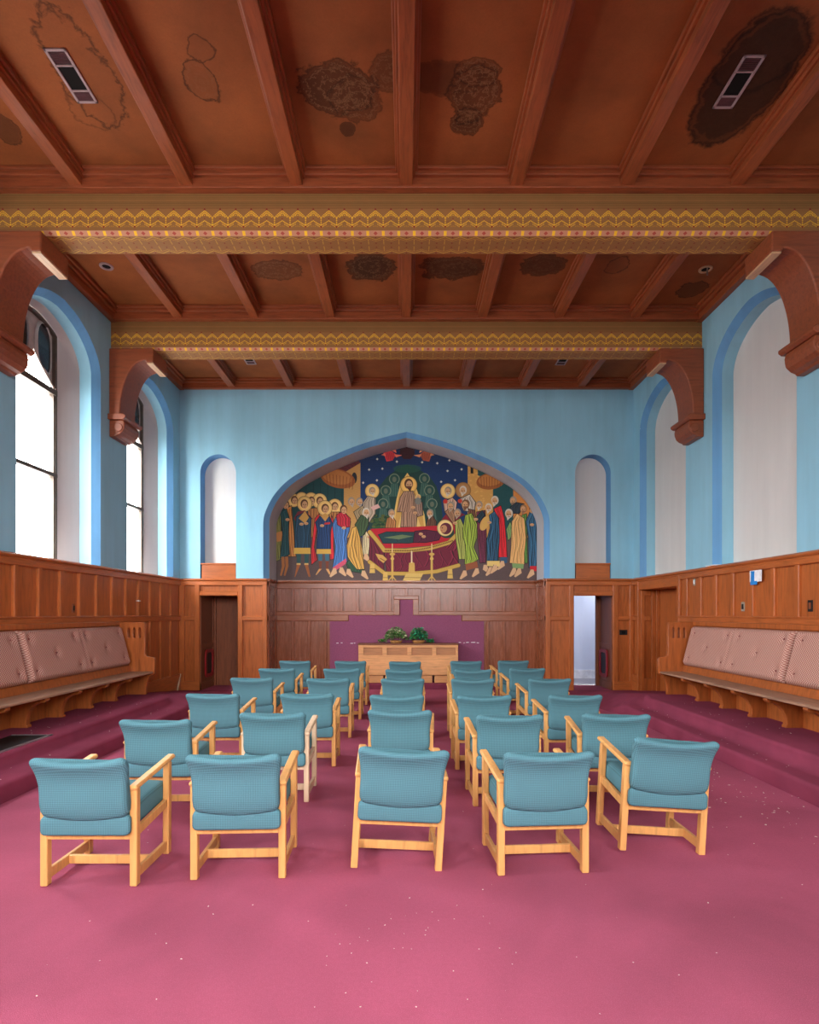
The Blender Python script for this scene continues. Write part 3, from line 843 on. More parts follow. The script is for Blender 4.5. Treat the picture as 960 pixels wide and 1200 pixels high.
# ---------------------------------------------------------------- side walls
for side, T, nm in ((-1, TL, 'wall_left'), (1, TR, 'wall_right')):
    root = setp(empty(nm), kind='structure')
    mb = MB(); mb.T = T
    outs = [side_recess(mb, c, side < 0) for c in BAYS]
    wall_face(mb, YR, YB, ZW, ZC + .1, outs, 0)
    mb.build('plaster', [M['blue'], M['band'], M['splay'], M['white']], root)
    # wainscot
    segs = [(YR, YB)] if side < 0 else [(YR, 10.36), (12.1, YB)]
    stiles = []
    y = 7.2 - .475 * 20
    while y < YB - .1:
        if y > YR + .05: stiles.append(y)
        y += .475
    for (a, b) in segs:
        mb = MB(); mb.T = T
        mb.quad((a, 0, 0), (b, 0, 0), (b, 0, ZW), (a, 0, ZW), 0)
        for s in stiles:
            if a + .02 < s < b - .02: mb.cbox(s - .04, s + .04, .038, .2, 2.3, .008)
        if side > 0:
            e = b if b < 11 else a
            mb.cbox(e - .09 if b < 11 else e - .004, e + .004 if b < 11 else e + .09, .052, .0, 2.33, .008)
        mb.build('wainscot', M['oak'], root)
        mb = MB(); mb.T = T
        mb.cbox(a, b, .046, 2.25, 2.345, .01); mb.cbox(a, b, .047, 1.5, 1.6, .012); mb.cbox(a, b, .058, 1.585, 1.612, .008)
        mb.cbox(a, b, .049, .0, .36, .012)
        mb.build('rail', M['oak_h'], root)
    mb = MB(); mb.T = T
    mb.cbox(YR, YB, .075, 2.345, ZW, .02); mb.cbox(YR, YB, .05, 2.31, 2.35, .012)
    mb.build('cap_moulding', M['oak_h'], root)
    if side > 0:   # lintel over the recessed door
        mb = MB(); mb.T = T
        mb.quad((10.36, 0, 2.14), (12.1, 0, 2.14), (12.1, 0, ZW), (10.36, 0, ZW)); mb.cbox(10.3, 12.15, .03, 2.14, 2.34, .01)
        mb.quad((10.36, 0, 2.14), (12.1, 0, 2.14), (12.1, .37, 2.14), (10.36, .37, 2.14))
        mb.build('lintel', M['oak_h'], root)

# recessed door in the open-doorway-side wall
root = setp(empty('door_3', (W + .37, 11.2, 0)), kind='structure')
def local(mb, root):
    o = Vector(root.location); mb.v = [tuple(Vector(p) - o) for p in mb.v]; return mb
mb = MB(); mb.T = TR
mb.quad((10.36, 0, 0), (10.36, .37, 0), (10.36, .37, 2.14), (10.36, 0, 2.14)); mb.quad((12.1, 0, 0), (12.1, .37, 0), (12.1, .37, 2.14), (12.1, 0, 2.14))
local(mb, root).build('jamb', M['oak'], root)
mb = MB(); mb.T = TR
mb.quad((10.36, .37, 0), (12.1, .37, 0), (12.1, .37, 2.14), (10.36, .37, 2.14)); 
local(mb, root).build('door_leaf', M['oak'], root)
mb = MB(); mb.T = TR
mb.box(12.0, 12.1, .3, .37, 0, 2.14)
mb.box(10.36, 10.46, .3, .37, 0, 2.14)
for z in (0, 1.5, 2.02):
    mb.box(12.056, 12.1, .071, .219, z + .002, z + (.3 if z == 0 else .1))
mb.box(12.05, 12.1, .0, .07, .001, 2.139); mb.box(12.05, 12.1, .22, .298, .001, 2.139)
local(mb, root).build('jamb_panel', M['oak'], root, bevel=.006)
mb = MB(); mb.T = TR
mb.cyl((10.52, .35, 1.02), (10.52, .29, 1.02), .012); mb.cyl((10.52, .29, 1.02), (10.52, .265, 1.02), .028, .022)
local(mb, root).build('door_knob', M['steel'], root, smooth=True)

# ---------------------------------------------------------------- rear wall (behind the camera), its unseen windows added to let daylight in
root = setp(empty('wall_rear'), kind='structure')
mb = MB(); mb.T = TRR
RW = [-3.3, -1.1, 1.1, 3.3]
outs = [side_recess(mb, c, True) for c in RW]
wall_face(mb, -W, W, ZW, ZC + .1, outs, 0)
mb.quad((-W, 0, 0), (W, 0, 0), (W, 0, ZW), (-W, 0, ZW), 4)
mb.build('plaster', [M['blue'], M['band'], M['splay'], M['white'], M['oak']], root)

# ---------------------------------------------------------------- end wall
NA, NZS, NRISE = 3.08, 3.60, 1.955
root = setp(empty('wall_back'), kind='structure')
mb = MB(); mb.T = TBK
O = outline(0, NA, ZW, NZS, NRISE); I = outline(0, NA - .105, ZW, NZS, NRISE - .10)
loft_out(mb, O, 0, I, .1, 1); loft_out(mb, I, .1, I, YN - YB + .02, 2)
small = []
for c in (-4.05, 4.006):
    s = outline(c, .385, ZW, 4.66, .41, round_g); small.append(s)
    loft_out(mb, s, 0, s, .3, 1); fill_out(mb, s, .3, 3)
    mb.quad((c - .385, 0, ZW), (c + .385, 0, ZW), (c + .385, .3, ZW), (c - .385, .3, ZW), 3)
wall_face(mb, -W, W, ZW, ZC + .1, [O] + small, 0)
fill_out(mb, I, YN - YB + .02, 2)
mb.build('plaster', [M['blue'], M['band'], M['soffit'], M['white']], root)
# oak blocks in the foot of the small niches
for c in (-4.05, 4.006):
    mb = MB(); mb.T = TBK
    mb.box(c - .36, c + .375, .02, .29, ZW, 2.70); mb.box(c - .375, c + .38, -.005, .295, 2.70, 2.735)
    mb.build('niche_block', M['oak_h'], root, bevel=.006)
# piers either side of the altar niche
def pier(x0, x1, o0, o1, st):
    mb = MB(); mb.T = TBK
    mb.quad((x0, 0, 0), (o0, 0, 0), (o0, 0, ZW), (x0, 0, ZW)); mb.quad((o1, 0, 0), (x1, 0, 0), (x1, 0, ZW), (o1, 0, ZW)); mb.quad((o0, 0, 2.035), (o1, 0, 2.035), (o1, 0, ZW), (o0, 0, ZW))
    for a, b in st: mb.cbox(a - (.004 if a == o1 else 0), b + (.004 if b == o0 else 0), .05, 0, 2.33, .012)
    mb.build('wainscot', M['oak'], root)
    mb = MB(); mb.T = TBK
    mb.cbox(x0, x1, .053, 2.25, 2.345, .012)
    mb.cbox(o0, o1, .047, 2.03, 2.13, .012)
    for a, b in ((x0, o0), (o1, x1)):
        mb.cbox(a, b, .046, 1.50, 1.595, .012); mb.cbox(a, b, .054, 0, .2, .01)
    mb.build('rail', M['oak_h'], root)
    mb = MB(); mb.T = TBK
    mb.cbox(x0, x1, .075, 2.345, ZW, .02); mb.cbox(x0, x1, .05, 2.31, 2.35, .012)
    mb.build('cap_moulding', M['oak_h'], root)
LO0, LO1, RO0, RO1 = -4.437, -3.612, 3.584, 4.428
XN = 2.985
pier(-W, -XN, LO0, LO1, [(-W, -4.76), (-4.55, LO0), (LO1, -3.51), (-3.09, -XN)])
pier(XN, W, RO0, RO1, [(XN, 3.09), (3.49, RO0), (RO1, 4.54), (4.78, W)])
# niche returns + niche back wainscot
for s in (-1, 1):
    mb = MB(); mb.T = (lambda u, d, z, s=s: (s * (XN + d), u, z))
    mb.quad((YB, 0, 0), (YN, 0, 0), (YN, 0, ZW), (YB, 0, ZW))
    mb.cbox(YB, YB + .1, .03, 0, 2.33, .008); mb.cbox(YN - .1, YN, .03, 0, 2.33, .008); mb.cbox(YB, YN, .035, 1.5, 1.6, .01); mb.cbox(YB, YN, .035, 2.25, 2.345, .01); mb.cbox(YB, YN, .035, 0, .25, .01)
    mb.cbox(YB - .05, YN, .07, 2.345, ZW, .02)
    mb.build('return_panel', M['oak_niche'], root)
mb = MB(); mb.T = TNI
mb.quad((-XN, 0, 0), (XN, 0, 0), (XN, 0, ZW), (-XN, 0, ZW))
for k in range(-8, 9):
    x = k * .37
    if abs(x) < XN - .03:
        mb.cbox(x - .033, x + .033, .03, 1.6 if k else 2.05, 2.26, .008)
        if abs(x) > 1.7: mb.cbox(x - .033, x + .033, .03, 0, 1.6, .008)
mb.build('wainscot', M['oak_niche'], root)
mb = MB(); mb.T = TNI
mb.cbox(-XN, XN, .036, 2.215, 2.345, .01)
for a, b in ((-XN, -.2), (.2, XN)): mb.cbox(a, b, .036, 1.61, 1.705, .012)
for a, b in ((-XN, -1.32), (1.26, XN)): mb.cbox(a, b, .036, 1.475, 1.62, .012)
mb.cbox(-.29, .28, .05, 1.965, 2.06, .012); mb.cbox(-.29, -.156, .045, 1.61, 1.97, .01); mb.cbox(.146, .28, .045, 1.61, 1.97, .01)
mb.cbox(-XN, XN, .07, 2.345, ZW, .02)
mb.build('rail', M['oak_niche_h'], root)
# stepped purple covering behind the altar
mb = MB(); mb.T = TNI
pts = [(-1.75, .12), (1.764, .12), (1.764, 1.475), (1.25, 1.475), (1.25, 1.61), (.146, 1.61), (.146, 1.965), (-.156, 1.965), (-.156, 1.61), (-1.325, 1.61), (-1.325, 1.475), (-1.75, 1.475)]
n = len(pts)
tri = [(0, 1, 2, 3, 10, 11), (3, 4, 5, 8, 9, 10), (5, 6, 7, 8)]
mb.add([(x, -.02, z) for x, z in pts] + [(x, 0.0, z) for x, z in pts], tri + [(i, (i + 1) % n, n + (i + 1) % n, n + i) for i in range(n)])
hang = mb.build('wall_covering', M['purple'])
setp(hang, 'stepped purple fabric covering on the panelled wall behind the altar', 'wall covering')
for x, z, w in [(-1.6, .97, .05), (-1.5, .975, .04), (-1.28, .965, .06), (-1.2, .97, .03), (1.19, .985, .05), (1.3, .975, .03), (1.36, .985, .06), (1.47, .985, .1), (1.6, .975, .05)]:
    mb = MB(); mb.T = TNI; mb.box(x, x + w, -.026, -.02, z, z + .014)
    mb.build('torn_scrap', M['paper'], hang)

# passages behind the two end-wall openings
def passage(o0, o1, doorway, nm):
    root = setp(empty(nm, ((o0 + o1) / 2, 13.37, 0)), kind='structure')
    Y1 = 13.37
    mb = MB()
    mb.quad((o0, YB, 0), (o0, Y1, 0), (o0, Y1, 2.1), (o0, YB, 2.1)); mb.quad((o1, YB, 0), (o1, Y1, 0), (o1, Y1, 2.1), (o1, YB, 2.1))
    mb.quad((o0, YB, 2.1), (o1, YB, 2.1), (o1, Y1, 2.1), (o0, Y1, 2.1)); mb.quad((o0, YB, 2.035), (o1, YB, 2.035), (o1, YB, 2.1), (o0, YB, 2.1))
    xs, sg = (o0, 1) if o0 < 0 else (o1, -1)
    for y0, y1 in ((YB, YB + .09), (Y1 - .1, Y1)): mb.box(xs, xs + sg * .02, y0, y1, 0, 2.1)
    for z0, z1 in ((0, .16), (.9, 1.0), (2.0, 2.1)): mb.box(xs, xs + sg * .018, YB, Y1, z0, z1)
    local(mb, root).build('jamb', M['oak_dark'], root)
    mb = MB()
    if not doorway:
        mb.box(o0, o0 + .06, Y1 - .05, Y1 + .02, 0, 2.1); mb.box(o0 + .06, o1, Y1 - .012, Y1 + .03, 0, 2.1)
    else:
        mb.box(o1 - .075, o1, Y1 - .06, Y1 + .03, 0, 2.1); mb.box(o0, o1, Y1 - .02, Y1 + .06, 2.06, 2.12)
    local(mb, root).build('door_leaf' if not doorway else 'door_post', M['oak_dark'], root, bevel=.006)
    # red framed panel low on the passage's outer side
    r = empty('red_framed_hatch', (xs + sg * .02, 12.97, .55))
    setp(r, 'red-framed dark hatch low inside the ' + ('closed window-side passage' if o0 < 0 else 'open bright passage'), 'hatch')
    out, inn = [], []
    for q in range(32):
        th = 2 * PI * q / 32
        c, s = math.cos(th), math.sin(th)
        f = lambda v: math.copysign(abs(v) ** .35, v)
        out.append((.27 * f(c), .31 * f(s))); inn.append((.185 * f(c), .235 * f(s)))
    mb = MB()
    for A_, B_, x0, x1 in ((out, inn, .022, .022), (out, out, 0, .022), (inn, inn, .022, .004)):
        for q in range(32):
            p = (q + 1) % 32
            mb.quad((sg * x0, A_[q][0], A_[q][1]), (sg * x0, A_[p][0], A_[p][1]), (sg * x1, B_[p][0], B_[p][1]), (sg * x1, B_[q][0], B_[q][1]))
    mb.build('frame', M['red'], r)
    mb = MB(); mb.add([(sg * .004, a, b) for a, b in inn], [tuple(range(32))]); mb.build('panel', M['black'], r)
passage(LO0, LO1, False, 'door_1')
passage(RO0, RO1, True, 'door_2')
# corridor seen through the open passage
root = setp(empty('wall_corridor'), kind='structure')
mb = MB()
Y2 = 14.76
mb.quad((2.2, Y2, 0), (6.4, Y2, 0), (6.4, Y2, 2.8), (2.2, Y2, 2.8)); mb.quad((2.2, 13.43, 0), (2.2, Y2, 0), (2.2, Y2, 2.8), (2.2, 13.43, 2.8)); mb.quad((6.4, 13.43, 0), (6.4, Y2, 0), (6.4, Y2, 2.8), (6.4, 13.43, 2.8))
mb.quad((2.2, 13.43, 2.8), (6.4, 13.43, 2.8), (6.4, Y2, 2.8), (2.2, Y2, 2.8))
mb.quad((2.2, 13.43, 0), (RO0, 13.43, 0), (RO0, 13.43, 2.8), (2.2, 13.43, 2.8)); mb.quad((RO1, 13.43, 0), (6.4, 13.43, 0), (6.4, 13.43, 2.8), (RO1, 13.43, 2.8)); mb.quad((RO0, 13.43, 2.1), (RO1, 13.43, 2.1), (RO1, 13.43, 2.8), (RO0, 13.43, 2.8))
mb.box(3.9, 4.16, Y2 - .18, Y2, 0, 2.8)
mb.build('plaster', M['corridor'], root)
mb = MB(); mb.box(2.2, 6.4, Y2 - .02, Y2, 0, .2); mb.box(2.2, 6.4, Y2 - .03, Y2, .17, .22); mb.build('baseboard', M['paper'], root)
mb = MB(); mb.quad((2.2, 13.37, .004), (6.4, 13.37, .004), (6.4, Y2, .004), (2.2, Y2, .004)); setp(mb.build('floor_corridor', M['vinyl']), kind='structure')

# ---------------------------------------------------------------- windows
wn = 1
for c in (8.25, 11.13, 5.4, 2.5, -.6):
    make_window('window_%d' % wn, TL, c); wn += 1
for c in RW:  # rear row, out of view, added as a source of daylight
    make_window('window_%d' % wn, TRR, c); wn += 1

# ---------------------------------------------------------------- floor and stepped platforms
mb = MB()
mb.quad((-W, YR, 0), (W, YR, 0), (W, 13.4, 0), (-W, 13.4, 0)); mb.quad((W, 10.3, 0.0), (W + .4, 10.3, 0.0), (W + .4, 12.2, 0.0), (W, 12.2, 0.0))
setp(mb.build('floor', M['carpet']), kind='structure')
mb = MB(); mb.box(-XN + .03, XN - .03, 12.62, YN, -.02, .12)
setp(mb.build('floor_altar_step', M['carpet2'], bevel=.03, seg=3), kind='structure')
prof = [(3.505, 0)]
R = .04
for q in range(6):
    th = PI - (PI / 2) * q / 5; prof.append((3.51 + R + R * math.cos(th), .167 - R + R * math.sin(th)))
prof += [(3.70, .167), (3.85, .167)]
for q in range(6):
    th = PI - (PI / 2) * q / 5; prof.append((3.856 + R + R * math.cos(th), .307 - R + R * math.sin(th)))
prof += [(4.2, .307), (W, .307)]
def sstep(t): t = max(0, min(1, t)); return t * t * (3 - 2 * t)
for side, nm in ((-1, 'floor_left_platform'), (1, 'floor_right_platform')):
    mb = MB(); rows = []
    ys = [YR, 2, 5, 7, 8.5, 9.2, 9.5] + [9.5 + (12.47 - 9.5) * k / 24 for k in range(1, 25)]
    n = len(prof)
    for y in ys:
        w = sstep((y - 9.35) / .75); h = max(.004, 1 - max(0, y - 9.62) / 2.85)
        row = []
        for k, (x, z) in enumerate(prof):
            xb = 3.35 + (W - 3.35) * k / (n - 1)
            zb = .307 * sstep((xb - 3.35) / .75)
            X = x * (1 - w) + xb * w; Z = (z * (1 - w) + zb * w) * h
            row.append((side * X, y, Z + .002))
        rows.append(row)
    if side > 0:   # carpet runs on into the recessed doorway
        for r in rows:
            y = r[0][1]
            r.append((W + (.4 if 10.36 < y < 12.1 else .0), y, r[-1][2]))
    mb.loft(rows, closed=False, caps=False)
    o = mb.build(nm, M['carpet2'], smooth=True); setp(o, kind='structure')
mb = MB(); mb.box(-4.33, -3.93, 3.8, 6.35, .307, .318)
g = mb.build('floor_grille', M['black'], bevel=.003); setp(g, 'dark flat floor register with bright metal edge on the window-side platform', 'floor register')
mb = MB(); mb.box(-3.93, -3.90, 3.8, 6.4, .307, .322); mb.box(-4.33, -3.9, 6.35, 6.38, .307, .322); mb.build('metal_edge', M['steel'], g)

# ---------------------------------------------------------------- ceiling
root = setp(empty('ceiling'), kind='structure')
BEAMS = [(-2.1, -1.69), (.81, 1.22), (3.73, 4.14), (6.65, 7.06), (9.57, 9.98)]
mb = MB(); mb.quad((-W, YR, ZC), (W, YR, ZC), (W, YB, ZC), (-W, YB, ZC)); mb.build('board', M['boards'], root)
ends = [YR] + [e for b in BEAMS for e in b] + [YB]
bays = [(-1.69, .81), (1.22, 3.73), (4.14, 6.65), (7.06, 9.57), (9.98, YB)]
for (a, b) in bays:
    for k in range(-3, 4):
        x = k * 1.245; mb = MB()
        mb.box(x - .072, x + .072, a, b, 6.485, ZC); mb.box(x - .1, x + .1, a, b, 6.56, ZC); mb.box(x - .125, x + .125, a, b, 6.60, ZC)
        mb.build('joist', M['mahog'], root, bevel=.007)
    mb = MB()
    for s, e in ((1, a), (-1, b)):
        y0, y1 = sorted((e, e + s * .10)); mb.box(-W, W, y0, y1, 6.46, ZC)
        y0, y1 = sorted((e, e + s * .15)); mb.box(-W, W, y0, y1, 6.57, ZC); y0, y1 = sorted((e, e + s * .19)); mb.box(-W, W, y0, y1, 6.615, ZC)
    mb.build('cross_rail', M['mahog_x'], root, bevel=.007)
    mb = MB()
    for s in (-1, 1):
        for t, z in ((.10, 6.45), (.15, 6.55), (.19, 6.6)):
            x0, x1 = sorted((s * W, s * (W - t))); mb.box(x0, x1, a, b, z, ZC)
    mb.build('wall_rail', M['mahog'], root, bevel=.007)
for (a, b) in BEAMS:
    ZB = 6.0; c = .04
    prof2 = [(a, ZC, 0), (a, ZB + .42 + c, 0), (a, ZB + c, 0), (a + c, ZB, 1), (b - c, ZB, 2), (b, ZB + c, 1), (b, ZB + c + .42, 0), (b, ZC, 0)]
    me = bpy.data.meshes.new('beam'); vs = []; fs = []; mi = []; uvs = []
    for (p, q) in zip(prof2, prof2[1:]):
        k = len(vs); vs += [(-W, p[0], p[1]), (W, p[0], p[1]), (W, q[0], q[1]), (-W, q[0], q[1])]; fs.append((k, k + 1, k + 2, k + 3))
        L = math.hypot(p[0] - q[0], p[1] - q[1]); U = W / .178
        if abs(p[0] - q[0]) < 1e-6:
            mi.append(0); va = (p[1] - ZB - c) / .42; vb = (q[1] - ZB - c) / .42
            va = min(va, .99) if va > 1 else va; vb = min(vb, .99) if vb > 1 else vb
            if max(p[1], q[1]) > ZB + .43 + c: va = .96; vb = .99
        elif L < .1: mi.append(1); va, vb = (1, 0) if p[1] > q[1] else (0, 1)
        else: mi.append(2); va, vb = 0, 1
        uvs += [(-U + .5, va), (U + .5, va), (U + .5, vb), (-U + .5, vb)]
    me.from_pydata(vs, [], fs)
    for m in (M['st_face'], M['st_edge'], M['st_under']): me.materials.append(m)
    me.polygons.foreach_set('material_index', mi)
    uvl = me.uv_layers.new(name='UVMap')
    for i, u in enumerate(uvs): uvl.data[i].uv = u
    me.update(); o = bpy.data.objects.new('beam', me); link(o, root)

# brackets under the beams
def bracket(side, y0, y1, label):
    r = empty('wall_bracket', (side * W, (y0 + y1) / 2, 4.55)); setp(r, label, 'bracket', 'carved wooden brackets under the beams')
    h = (y1 - y0) / 2
    put = lambda d, z, a: (-side * d, a, z - 4.55)
    pr = [(0, 6.0), (.73, 6.0), (.73, 5.76), (.615, 5.76), (.60, 5.80), (.565, 5.80)]
    for q in range(1, 17):
        th = (PI / 2) * q / 16
        pr.append((.565 - .385 * math.sin(th), 4.92 + .87 * math.cos(th) if q < 16 else 4.92))
    pr += [(.18, 4.9), (0, 4.9)]
    mb = MB(); mb.extrude(pr, -h, h, put); mb.build('bracket_arm', M['bracket'], r, bevel=.02, seg=3)
    mb = MB(); mb.extrude([(.62, 5.742), (.722, 5.742), (.722, 5.762), (.62, 5.762)], -h + .01, h - .01, put); mb.build('underside_plate', M['pale_under'], r)
    setp(r.children[-1], 'pale bare wood underside plate')
    mb = MB(); mb.extrude([(0, 4.915), (.25, 4.915), (.29, 4.885), (.29, 4.85), (.25, 4.82), (0, 4.82)], -h - .045, h + .045, put); mb.build('moulding', M['bracket'], r, bevel=.008)
    mb = MB(); pr = [(0, 4.82), (.235, 4.82), (.25, 4.76), (.245, 4.70), (.22, 4.64), (.17, 4.595), (.12, 4.575), (.10, 4.55), (0, 4.55)]
    mb.extrude(pr, -h + .01, h - .01, put); mb.build('pendant', M['bracket'], r, bevel=.015, seg=3)
    mb = MB(); mb.cyl(put(.155, 4.70, -h - .012), put(.155, 4.70, h + .012), .07, n=20); mb.build('scroll', M['bracket'], r, bevel=.01)
bracket(-1, 6.58, 7.12, 'carved brown wood bracket under the nearer stencilled beam, above the window-side wall')
bracket(1, 6.58, 7.12, 'carved brown wood bracket under the nearer stencilled beam, between blind white arches')
bracket(-1, 9.50, 10.04, 'carved brown wood bracket under the farther stencilled beam, between the two bright windows')
bracket(1, 9.50, 10.04, 'carved brown wood bracket under the farther stencilled beam, on the blind-arch wall')

# ceiling vents and open downlight holes
def vent(x, y, label):
    r = empty('ceiling_vent', (x, y, ZC)); setp(r, label, 'vent', 'metal air vents in the ceiling')
    mb = MB(); w, l = .10, .275
    for x0, x1, y0, y1 in ((-w, -w + .025, -l, l), (w - .025, w, -l, l), (-w, w, -l, -l + .025), (-w, w, l - .025, l), (-w, w, -.12, -.105), (-w, w, .135, .15)):
        mb.box(x0, x1, y0, y1, -.014, 0)
    mb.build('frame', M['vent'], r, bevel=.003)
    mb = MB(); mb.quad((-w, -l, -.003), (w, -l, -.003), (w, l, -.003), (-w, l, -.003)); mb.build('opening', M['void'], r)
    for y0, st in ((.16, .012), (-.25, .014)):
        mb = MB()
        for k in range(9): mb.box(-w + .02, w - .02, y0 + k * st, y0 + .004 + k * st, -.01, -.004)
        mb.build('grille', M['vent_slat'], r)
vent(-3.115, 5.40, 'three-cell metal ceiling vent with a thin stain ring around it, in the near bay')
vent(3.12, 5.46, 'three-cell metal ceiling vent in the middle of the big black stain')
vent(-3.10, 11.35, 'small metal ceiling vent in the bay next the end wall, window half')
vent(3.08, 11.38, 'small metal ceiling vent in the bay next the end wall, blind-arch half')
def can(x, y, label, flap):
    r = empty('downlight_hole', (x, y, ZC)); setp(r, label, 'downlight', 'empty downlight rings')
    mb = MB(); n = 24
    ring = lambda rad, z: [(rad * math.cos(2 * PI * i / n), rad * math.sin(2 * PI * i / n), z) for i in range(n)]
    mb.loft([ring(.095, 0), ring(.095, -.012), ring(.06, -.014), ring(.058, -.002)], caps=False); mb.build('ring', M['pale_under'] if flap else M['vent'], r, smooth=True)
    mb = MB(); mb.add(ring(.06, -.003), [tuple(range(n))]); mb.build('opening', M['void'], r)
    if flap:
        mb = MB(); mb.box(-.01, .012, -.05, -.045, -.12, -.002); mb.build('dangling_clip', M['steel'], r)
can(-4.32, 8.35, 'round empty downlight ring in the ceiling corner above the window', False)
can(4.34, 8.42, 'round empty downlight ring with a dangling clip above the blind arch', True)

# ---------------------------------------------------------------- mural in the niche arch
I2 = outline(0, NA - .111, ZW + .006, NZS, NRISE - .11)
me = bpy.data.meshes.new('mural')
n = len(I2)
ym = YN - .012
vs = [(x, ym, z) for x, z in I2] + [(x, YN + .012, z) for x, z in I2]
fs = [tuple(range(n))] + [(i, (i + 1) % n, n + (i + 1) % n, n + i) for i in range(n)]
me.from_pydata(vs, [], fs)
M['mural'] = painted('mural_paint', mural_art(), .55, .25, .05)
me.materials.append(M['mural'])
uvl = me.uv_layers.new(name='UVMap')
def mural_uv(x, z):
    # painted sheet: its width covers the arch, its foot the wainscot cap
    px = 476.5 + x * 680 / YN * (156.0 / 151.8); py = 719 - (z - EYE) * 680 / YN
    u = ((px - 310) * 5.3333 - 40) / 1700.0; v = ((py - 510) * 5.3333 - 40) / 925.0
    return (u, 1 - v)
for lp in me.loops:
    x, _, z = vs[lp.vertex_index]; uvl.data[lp.index].uv = mural_uv(x, z)
me.update()
mural = bpy.data.objects.new('mural', me); link(mural)
setp(mural, 'large painted icon mural of haloed mourners around a red bier, under the pointed arch', 'mural')

# ---------------------------------------------------------------- chairs
def rr(w, t, n=5, r=None):
    """rounded-rectangle ring, half sizes w,t"""
    r = min(w, t) * .8 if r is None else r; pts = []
    cs = ((w - r, t - r, 0), (-w + r, t - r, PI / 2), (-w + r, -t + r, PI), (w - r, -t + r, 1.5 * PI))
    for k4, (cx, cy, a0) in enumerate(cs):
        for k in range(n):
            th = a0 + (PI / 2) * k / (n - 1); pts.append((cx + r * math.cos(th), cy + r * math.sin(th)))
        if k4 in (0, 2):                                # extra points along the long sides
            x0, y0 = pts[-1]; x1 = cs[k4 + 1][0]
            for k in range(1, 12): pts.append((x0 + (x1 - x0) * k / 12, y0))
    return pts
def make_chair(label):
    r = empty('armchair'); setp(r, label, 'chair', 'teal armchairs set out in rows before the altar')
    WD = M['beech']
    X = .2705
    for s in (-1, 1):
        mb = MB(); mb.bar((s * X, .024, 0), (s * X, .024, .585), .044, .05, (0, 1, 0), .004); mb.build('leg', WD, r)
        mb = MB(); mb.bar((s * X, .495, 0), (s * X, .502, .625), .042, .05, (0, 1, 0), .004); mb.build('leg', WD, r)
        mb = MB(); mb.bar((s * X, -.012, .594), (s * X, .575, .650), .056, .03, (0, 0, 1), .009); mb.build('armrest', WD, r)
        mb = MB(); mb.bar((s * (X - .003), .04, .062), (s * (X - .003), .49, .062), .026, .062, (0, 0, 1), .004); mb.build('floor_rail', WD, r)
        mb = MB(); mb.bar((s * (X - .002), .04, .315), (s * (X - .002), .49, .352), .028, .055, (0, 0, 1), .004); mb.build('seat_rail', WD, r)
    mb = MB(); mb.bar((-X + .01, .25, .062), (X - .01, .25, .062), .024, .056, (0, 0, 1), .004); mb.build('stretcher', WD, r)
    mb = MB(); mb.bar((-X + .01, .018, .298), (X - .01, .018, .298), .03, .034, (0, 0, 1), .004); mb.build('cross_rail', WD, r)
    mb = MB(); mb.bar((-X + .01, .49, .335), (X - .01, .49, .335), .03, .036, (0, 0, 1), .004); mb.build('cross_rail', WD, r)
    # seat cushion, lofted from back to front
    mb = MB(); rings = []
    for y, w, z0, z1, k in ((-.045, .255, .335, .415, .02), (-.040, .266, .322, .434, .03), (-.012, .267, .317, .442, .03), (.000, .247, .317, .444, .03), (.10, .247, .322, .458, .03), (.28, .247, .335, .478, .035), (.46, .247, .348, .486, .035), (.545, .247, .354, .482, .04), (.575, .243, .362, .468, .04), (.585, .235, .38, .45, .03)):
        zc = (z0 + z1) / 2
        rings.append([(a, y, zc + b + (.008 * (1 - (a / w) ** 2) if b > 0 else 0)) for a, b in rr(w, (z1 - z0) / 2, 5, k)])
    mb.loft(rings); mb.build('seat', M['fabric'], r, smooth=True)
    # back cushion: curls away from the sitter at the top and flares into two soft horns
    mb = MB(); rings = []
    #      z     rear     front   half width  top-ness
    lev = [(.432, -.030, -.012, .225, 0), (.436, -.042, -.002, .242, 0), (.448, -.055, .008, .254, 0), (.47, -.066, .014, .261, 0), (.51, -.075, .015, .263, 0), (.55, -.079, .012, .262, 0), (.59, -.081, .005, .262, 0),
           (.63, -.084, -.006, .264, .15), (.67, -.090, -.019, .268, .35), (.70, -.097, -.030, .272, .5), (.73, -.107, -.042, .277, .7), (.755, -.118, -.052, .281, .85), (.775, -.129, -.060, .284, .95), (.79, -.137, -.068, .284, 1), (.803, -.140, -.076, .281, 1), (.814, -.136, -.086, .272, 1), (.821, -.126, -.096, .258, 1), (.823, -.116, -.106, .245, 1)]
    for z, ya, yb, w, f in lev:
        if z > .63: z = .63 + (z - .63) * .9
        ring = []; yc = (ya + yb) / 2; t_ = (yb - ya) / 2
        for a, b in rr(w, t_, 6, min(t_, .032) * .96):
            q = min(1, abs(a) / w)
            sag = -.030 * (1 - q ** 2) * f + (-.024 * (1 - q * q) * max(0, 1 - (z - .432) / .08) if z < .51 else 0)
            bow = .018 * (1 - q * q)                    # the sitter's side is hollowed, the rear bulges a little
            ring.append((a, yc + b + bow * (-.55 if b > 0 else -.35) * (1 - .8 * f), z + sag))
        rings.append(ring)
    mb.loft(rings); mb.build('backrest', M['fabric'], r, smooth=True)
    for m in r.children:
        if m.name.startswith(('seat', 'backrest')) and not m.name.startswith('seat_rail'):
            pass
    return r
def copy_tree(src, label):
    r = src.copy(); COL.objects.link(r); r['label'] = label
    for ch in CH_PARTS:
        c = ch.copy(); COL.objects.link(c); c.parent = r
    return r
FILE = {'A': 'outer window-side file', 'B': 'inner window-side file', 'C': 'centre file', 'D': 'inner doorway-side file', 'E': 'outer doorway-side file'}
ROW = {1: 'row farthest from the altar', 2: 'second row back-to-front', 3: 'third', 4: 'third', 5: 'second', 6: 'first'}
